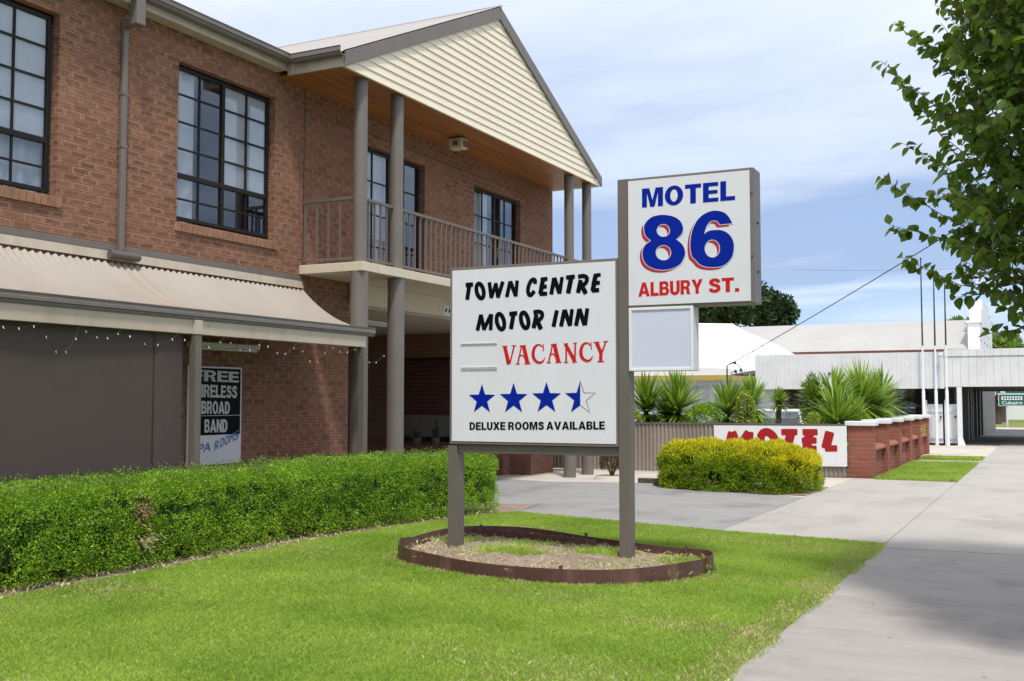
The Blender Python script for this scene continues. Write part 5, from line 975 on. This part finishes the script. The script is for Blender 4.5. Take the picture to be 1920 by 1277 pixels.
# flagpoles
for x, y, zt, lab in ((-3.84,37.8,6.18,'tallest white flagpole at the end of the brick wall'),(-3.46,37.9,5.84,'middle white flagpole before the gates'),(-3.10,37.6,5.46,'shortest white flagpole with patchy silhouette-dark top, nearest the canopy post')):
    r0 = empty('flagpole', (x, y, 0), lab, 'flagpole', 'flagpoles before the white gates'); b = MB()
    b.tube([(x,y,-.1),(x,y,1.8),(x,y,1.86),(x,y,3.3)], [.058,.052,.034,.030], 14); b.build('pole', M['white'], r0, smooth=True)
    b = MB(); b.tube([(x,y,3.3),(x,y,zt)], [.030,.018], 12); b.build('upper_pole', M['pole_silhouette'], r0, smooth=True); b = MB(); b.tube([(x,y,zt),(x,y,zt+.05),(x,y,zt+.08)], [.022,.034,.01], 10); b.build('finial', M['pole_silhouette'], r0, smooth=True)
# ================================================================ hall with barrel roof
HL = empty('town_hall', (-9, 50, 0), 'long cream hall with a curved roof and white stepped parapet', 'hall')
b = MB(); n = 18; xs0, xs1 = -20.7, -3.24
prof = [(50+5.25*i/n, 3.70+1.60*math.sin(math.pi/2*i/n)**.8) for i in range(n+1)] + [(55.25+5.25*i/n, 5.30-1.6*(1-math.cos(math.pi/2*i/n))) for i in range(1, n+1)]
for (ya,za),(yb,zb) in zip(prof[:-1],prof[1:]): b.quad((xs0,ya,za),(xs1,ya,za),(xs1,yb,zb),(xs0,yb,zb))
b.build('curved_roof', M['roof_cream'], HL, smooth=True, fix=False)
b = MB(); b.box(xs0,xs1,50.15,60.3,-.1,3.69); b.build('wall', M['hall_red'], HL)
b = MB(); b.box(xs0,xs1,49.92,50.14,3.60,3.71); b.build('gutter', M['hall_red'], HL)
b = MB(); b.prism([(50.0,-.1),(50.0,4.82),(51.2,4.82),(51.2,5.55),(52.4,5.55),(52.4,6.03),(58.2,6.03),(58.2,5.55),(60.5,5.55),(60.5,-.1)], 0, -3.23, -2.75); b.box(-3.29,-2.70,49.92,51.18,4.83,4.92); pp = b.build('parapet', M['white'], HL)
b = MB()
for i in range(7): b.box(-2.748,-2.742,50.5+i*1.3,50.85+i*1.3,4.05+(i%2)*.42,4.15+(i%2)*.42)
b.build('vent_slot', M['dark'], pp)
# ================================================================ white-roofed house with yellow awning
HS = empty('house', (-13, 44, 0), 'pale house with bright white hipped roof and yellow-edged awning', 'house')
b = MB(); ap_ = (-14.6, 48.0, 4.62); x0,x1,y0,y1 = -20.0,-8.8,42.2,54.0; z = 2.66
b.add([(x0,y0,z),(x1,y0,z),(x1,y1,z),(x0,y1,z),(-14.6,47.6,4.95),(-13.2,48.6,4.95)], [(0,1,5,4),(1,2,5),(2,3,4,5),(3,0,4)]); hr = b.build('roof', M['roof_white'], HS, fix=False)
b = MB(); b.tube([(x1,y0,z+.02),(-13.2,48.6,4.97)], .07, 6); b.tube([(-14.6,47.6,4.97),(-13.2,48.6,4.97)], .07, 6); b.tube([(x1-.9,y0,z+.03),(-13.55,48.4,4.97)], .025, 5); b.build('ridge_cap', M['roof_white'], hr)
b = MB(); b.box(x0,x1,y0-.12,y0,z-.14,z+.02); b.box(x0,x1,y0,y0+.5,z-.18,z-.145); b.build('gutter', M['grey_metal'], HS)
b = MB(); b.box(x0+.4,x1-.3,y0+.5,y1-.4,-.1,z-.19); b.build('wall', M['white_dirty'], HS)
b = MB(); b.box(-10.1,-9.75,y0+.485,y0+.499,2.2,2.36); b.build('vent', M['grey_dark'], HS)
b = MB(); b.box(-13.2,-11.2,y0+.47,y0+.495,.8,2.1); b.build('window', M['glass'], HS)
b = MB(); b.add([(-15.5,33.0,2.28),(-9.12,33.0,2.28),(-9.12,36.5,2.52),(-15.5,36.5,2.52),(-10.3,34.2,2.58),(-14,34.2,2.58)], [(0,1,4,5),(1,2,4),(2,3,5,4),(3,0,5)]); aw_ = b.build('awning_roof', M['roof_cream'], HS, fix=False)
b = MB(); b.box(-15.5,-9.1,32.94,32.99,2.12,2.285); b.box(-9.115,-9.07,32.995,36.4,2.12,2.285); b.build('awning_edge', M['yellow'], aw_)
b = MB(); b.box(-15.4,-9.6,33.2,33.3,1.98,2.11); b.build('beam', M['white_dirty'], aw_)
b = MB(); n = 40
for i in range(n):
    xa, xb = -11.3+1.6*i/n, -11.3+1.6*(i+1)/n; ya, yb = 33.5+.06*math.sin(i*.8), 33.5+.06*math.sin((i+1)*.8); b.quad((xa,ya,.3),(xb,yb,.3),(xb,yb,1.96),(xa,ya,1.96))
b.build('curtain', M['film'], aw_, smooth=True, fix=False)
# service bracket and wire
SB = empty('service_pole', (-8.7, 31.5, 0), 'thin dark service bracket pole with cable loop by the yellow awning', 'pole')
b = MB(); b.tube([(-8.72,31.5,0),(-8.72,31.5,2.52),(-8.60,31.5,2.60),(-8.52,31.5,2.62)], .022, 8); b.build('pole', M['wire'], SB, smooth=True)
b = MB(); b.tube([(-8.52,31.5,2.60),(-8.42,31.5,2.57),(-8.30,31.5,2.45),(-8.26,31.5,2.33),(-8.34,31.5,2.25),(-8.42,31.5,2.27),(-8.50,31.5,2.36),(-8.62,31.5,2.30)], .012, 6); b.build('cable_loop', M['wire'], SB, smooth=True)
b = MB()
for p_ in ((-8.46,31.5,2.36),(-8.30,31.5,2.40),(-8.48,31.5,2.62)): b.tube([(p_[0],p_[1],p_[2]-.05),(p_[0],p_[1],p_[2]+.04)], [.05,.03], 8)
b.build('insulator', M['wire'], SB, smooth=True)
def wire(a, c, sag, r, lab):
    b = MB(); a, c = Vector(a), Vector(c); b.tube([tuple(a.lerp(c, i/24) - Vector((0,0,sag*4*(i/24)*(1-i/24)))) for i in range(25)], r, 5); tag(b.build('power_line', M['wire'], smooth=True), lab, 'power line')
wire((-8.50,31.5,2.64), (3.2,18.0,6.9), .10, .011, 'thin black service wire rising from the bracket pole to the tree')
wire((-20,95,13.0), (6,70,9.6), .35, .008, 'faint far power line low in the sky behind the flagpoles')
# ================================================================ direction signs
def direction_sign(c_, wd, h, point_right, lines, label, posts):
    r0 = empty('direction_sign', (c_[0], c_[1], 0), label, 'road sign', 'green direction signs'); x0, x1, z0, z1 = c_[0]-wd/2, c_[0]+wd/2, c_[2]-h/2, c_[2]+h/2; y = c_[1]; a = h*.42
    poly = [(x0,z0),(x1-a,z0),(x1,c_[2]),(x1-a,z1),(x0,z1)] if point_right else [(x0,c_[2]),(x0+a,z0),(x1,z0),(x1,z1),(x0+a,z1)]
    b = MB(); b.prism([(x0-.04,z0-.04),(x1+.04,z0-.04),(x1+.04,z1+.04),(x0-.04,z1+.04)], 1, y, y+.03); b.build('border', M['white'], r0)
    b = MB(); b.prism([(x0,z0),(x1,z0),(x1,z1),(x0,z1)], 1, y-.012, y-.002); b.build('panel', M['green_sign'], r0)
    e = x1-.05 if point_right else x0+.05; s = 1 if point_right else -1; b = MB(); tk = .26
    for q in (1,-1): b.add([(e-s*(a+tk),y-.018,c_[2]+q*(h/2-.02)),(e-s*a,y-.018,c_[2]+q*(h/2-.02)),(e-s*.02,y-.018,c_[2]),(e-s*(tk+.02),y-.018,c_[2])], [(0,1,2,3)])
    b.build('chevron', M['white'], r0, fix=False)
    for x in posts: b = MB(); b.tube([(x,y+.08,-.1),(x,y+.08,z1)], .05, 10); b.build('post', M['lens'], r0, smooth=True)
    of = r0.location
    for s_, bx, ex, zb, hh, mt in lines:
        if s_ is None:
            b = MB(); b.box(bx,ex,y-.022,y-.014,zb,zb+hh); b.build('white_panel', M['white'], r0); b = MB(); k_ = 7
            for i in range(k_): xx = bx+.12+(ex-bx-.24)*i/(k_-1); b.box(xx-.035,xx+.035,y-.027,y-.023,zb+hh*.22,zb+hh*.78)
            b.build('lettering', M['black_ink'], r0)
        else: flat('lettering', [fit_text(s_, (bx,zb),(ex,zb),(bx,zb+hh),.02)], mt, r0, lambda x, z, o: (x-of.x, y-.020-o-of.y, z-of.z))
Ys = 66.5
direction_sign((-1.72,Ys,1.50), 2.05, .60, True, [(None,-2.62,-1.55,1.50,.20,None),('Culcairn',-2.60,-1.55,1.25,.19,M['white'])], 'green direction sign reading Culcairn with white arrow pointing right', (-2.35,-1.05))
direction_sign((-1.9,Ys+.02,2.17), 2.05, .56, False, [('Jingellic',-2.25,-1.2,2.00,.26,M['white'])], 'green direction sign reading Jingellic mounted above the Culcairn one', (-2.36,-1.04))
r0 = empty('signal_pole', (-3.02,66,0), 'grey pole with white head on the far grass left of the road signs', 'pole'); b = MB(); b.tube([(-3.02,66,-.1),(-3.02,66,2.4)], .06, 10); b.build('pole', M['lens'], r0); b = MB(); b.box(-3.12,-2.9,65.9,66.1,1.75,2.35); b.build('head', M['white'], r0)
b = MB(); b.box(-12,20,92,92.3,-.1,1.45); b.box(-12,20,91.95,92.35,1.45,1.52); tag(b.build('garden_wall', M['white']), 'long white wall at the back of the far lawn', 'wall')
# ================================================================ trees
def tree(c_, r_, h0, n, leaf, mt, label, name='far_tree', grp=None, seed=1, trunk=.25, lobes=14, mt2=None):
    r0 = empty(name, (c_[0], c_[1], 0), label, 'tree', grp); g_ = np.random.default_rng(seed); Pl = []; Dl = []
    top = c_[2]; b = MB(); b.tube([(c_[0],c_[1],-.2),(c_[0]+.1,c_[1],h0),(c_[0],c_[1],top)], [trunk,trunk*.75,trunk*.3], 10)
    for i in range(lobes):
        d = unit(g_.normal(size=3)); d[2] = abs(d[2])*.9-.25; lc = np.array(c_)+d*np.array(r_)*(.45+.4*g_.random()); lr = np.array(r_)*(.30+.18*g_.random()); k_ = n//lobes
        q = unit(g_.normal(size=(k_,3))); P = lc+q*lr*(.55+.55*g_.random((k_,1))); kp = vnoise(P/np.mean(r_)*4.5, seed+i) > .30; Pl.append(P[kp]); Dl.append(q[kp])
        b.tube([(c_[0],c_[1],h0*.9), tuple((np.array([c_[0],c_[1],h0])+lc)/2), tuple(lc)], [trunk*.5,trunk*.3,trunk*.1], 6)
    b.build('trunk', M['bark'], r0); leaf_cloud('crown', np.concatenate(Pl), np.concatenate(Dl), leaf, leaf*.55, mt, r0, spread=.9, up=.2); return r0
tree((-21.6,75,7.9), (4.4,4,3.5), 4, 20000, .42, M['far_leaf'], 'big dark tree rising behind the white-roofed house', seed=3, lobes=20)
tree((-18.4,78,7.6), (2.0,3,2.0), 3.5, 6000, .38, M['far_leaf'], 'smaller dark tree at the right edge of the big one behind the hall', seed=4)
tree((-5.9,90,6.7), (1.9,2,1.6), 4, 2600, .42, M['light_leaf'], 'yellowish treetop showing just above the curved hall roof', seed=5)
tree((-3.1,80,4.7), (1.5,2,1.9), 2.5, 3500, .36, M['light_leaf'], 'pale green tree beside the right end of the white parapet', seed=6)
tree((-.4,95,4.6), (1.1,1.5,1.5), 2.5, 2200, .36, M['far_leaf'], 'small dark tree beyond the canopy, left of the wider one', seed=7)
tree((2.0,95,4.6), (1.6,1.8,1.9), 2.5, 2800, .36, M['far_leaf'], 'wide dark tree beyond the canopy at the frame edge', seed=8)
tree((-3.2,74,2.4), (1.6,1.5,1.3), 1.0, 4200, .22, M['pink_leaf'], 'pink flowering tree with thick dark trunk on the far lawn', name='flowering_tree', seed=9, trunk=.28)
tree((-.9,84,2.2), (2.6,1.5,1.5), 1.2, 4000, .3, M['far_leaf'], 'dark green bushy tree behind the green road signs', seed=10)
# street tree at the kerb: trunk outside the picture, crown hanging into it
ST = empty('street_tree', (1.15, 8.9, 0), 'leafy street tree whose dark green crown hangs in from the right', 'tree')
g_ = np.random.default_rng(12); cen = np.array([1.2, 8.4, 4.2]); rad_ = np.array([1.68, 1.6, 2.4]); shoots = []
def add_shoot(p0, p1): shoots.append((np.array(p0, float), np.array(p1, float)))
# long shoots reaching out on the street side
for p0, p1 in (((-.30,8.5,3.35),(-1.12,8.45,4.10)),((-.35,8.5,3.45),(-1.02,8.5,4.40)),((-.45,8.6,3.1),(-.98,8.6,3.95)),((-.2,8.4,2.55),(-1.14,8.5,3.20)),((-.25,8.6,2.4),(-1.10,8.6,2.85)),((-.15,8.5,2.25),(-1.0,8.5,2.58)),((-.2,8.7,3.9),(-.66,8.6,4.55)),((-.1,8.6,4.1),(-.62,8.5,5.0)),((-.5,8.6,2.95),(-1.0,8.7,3.5)),((-.1,8.5,3.6),(-.80,8.5,4.2)),((-.05,8.4,2.2),(-.62,8.4,2.25)),((-.15,8.8,2.9),(-.92,8.9,3.1)),((.0,8.5,2.05),(-.42,8.5,1.98)),((-.1,8.4,2.8),(-.75,8.3,3.0)),((-.1,8.6,3.2),(-.75,8.6,3.75)),((0,8.5,2.5),(-.6,8.5,2.75))): add_shoot(p0, p1)
for i in range(2900):
    d = unit(g_.normal(size=3)); d = d/(np.abs(d)**3.2).sum()**(1/3.2); rr = g_.random()**.45; p = cen + d*rad_*rr*(.92+.16*g_.random())
    if p[2] < 2.0 or (p[2] < 2.5 and p[0] < -.6+(2.5-p[2])*.9+.1*g_.normal()): continue
    o_ = unit(d*np.array([1,1,.6]) + np.array([0,0,.7]) + g_.normal(size=3)*.35); l = .30+.40*g_.random(); add_shoot(p-o_*l*.6, p+o_*l*.4)
for i in range(1700):  # extra shoots out of view, added to deepen the tree's shadow on the path
    p = np.array([.15+2.2*g_.random(), 6.2+2.5*g_.random(), 2.2+1.9*g_.random()]); o_ = unit(g_.normal(size=3)+np.array([0,0,.4])); l = .3+.4*g_.random(); add_shoot(p-o_*l*.5, p+o_*l*.5)
for i in range(170):
    p = np.array([-.52+.56*g_.random(), 7.5+2.4*g_.random(), 2.05+3.2*g_.random()])
    if p[2] < 2.35 and p[0] < -.30+(2.35-p[2])*.5: continue
    o_ = unit(np.array([-.55,-.1,.6]) + g_.normal(size=3)*.4); l = .28+.35*g_.random(); add_shoot(p-o_*l*.5, p+o_*l*.5)
Pl = []; Al = []; tw = MB()
for si, (p0, p1) in enumerate(shoots):
    l = np.linalg.norm(p1-p0); d = (p1-p0)/l; k_ = max(6, int(l/(.036 if si > 15 else .021))); side = unit(np.cross(d, g_.normal(size=3)))
    bend = side*l*.08
    for i in range(k_):
        tt = (i+.6)/k_; q = p0+(p1-p0)*tt + bend*(1-abs(2*tt-1)); s = unit(np.cross(d, g_.normal(size=3))); Pl.append(q); Al.append(unit(s*.8+d*.35+np.array([0,0,-.35])+g_.normal(size=3)*.3))
    tw.tube([tuple(p0), tuple((p0+p1)/2+bend), tuple(p1)], [.005,.0035,.0015], 4, cap=False)
Pl = np.array(Pl); Al = np.array(Al); n = len(Pl); ln = .056+.054*g_.random(n); S_ = unit(np.cross(Al, g_.normal(size=(n,3))*.6+np.array([0,0,1.0]))); Nn = np.cross(S_, Al)
V = []; t6 = ((0,0),(.16,.28),(.40,.44),(.70,.34),(1,.0),(.70,-.34),(.40,-.44),(.16,-.28))
base = Pl + Al*.004
for tt, ww in t6: V.append(base + Al*(ln*tt)[:,None] + S_*(ln*.86*ww)[:,None] + Nn*(ln*(.18*abs(ww)*2 - .22*tt*tt))[:,None])
V = np.stack(V, 1).reshape(-1,3); I = np.arange(n)[:,None]*8
Q = np.concatenate([I+np.array([[0,1,2,3]]), I+np.array([[0,3,4,5]]), I+np.array([[0,5,6,7]])], 0); npmesh('crown', V, Q, M['tree_leaf'], ST)
tw.build('twig', M['twig'], ST, fix=False)
b = MB(); b.tube([(1.15,8.9,-.1),(1.17,8.9,.6),(1.12,8.88,1.6),(1.2,8.85,2.6),(1.25,8.8,4.6),(1.2,8.8,6.2)], [.14,.11,.10,.085,.05,.015], 12); b.build('trunk', M['bark'], ST, smooth=True)
b = MB()
for e in ((-.35,8.5,3.2),(-.2,8.6,2.35),(-.1,8.5,4.3),(.3,7.4,4.0),(.5,10.2,4.0),(2.4,8.2,4.0),(2.2,9.8,4.6),(1.0,7.2,5.2),(1.5,10.0,5.6),(.1,9.4,5.4),(0,8,2.6)):
    z0 = max(1.7, e[2]-1.5); b.tube([(1.16,8.87,z0), ((1.16+e[0])/2+.05,(8.87+e[1])/2,(z0+e[2])/2+.12), e], [.045,.028,.010], 7)
b.build('branch', M['bark'], ST, smooth=True)

# fallen leaves on the paving
P = np.concatenate([scatter(26,-1.5,.4,5.2,14), scatter(12,-3.3,-1.7,12.2,20), scatter(14,-6.4,-3.5,13.2,17)]); P[:,2] = .016; n = len(P)
D = unit(np.stack([rng.normal(size=n), rng.normal(size=n), np.abs(rng.normal(size=n))*.25], 1)); v = leaf_verts(P, D, unit(np.cross(D, np.tile([0,0,1.],(n,1)))), 0.038*(.6+.6*rng.random(n)), .02*np.ones(n))
fo = npmesh('fallen_leaves', v.reshape(-1,3), np.arange(4*n).reshape(n,4), M['dry']); tag(fo, 'few dry fallen leaves scattered over the footpath and driveway', 'leaves', kind='stuff')
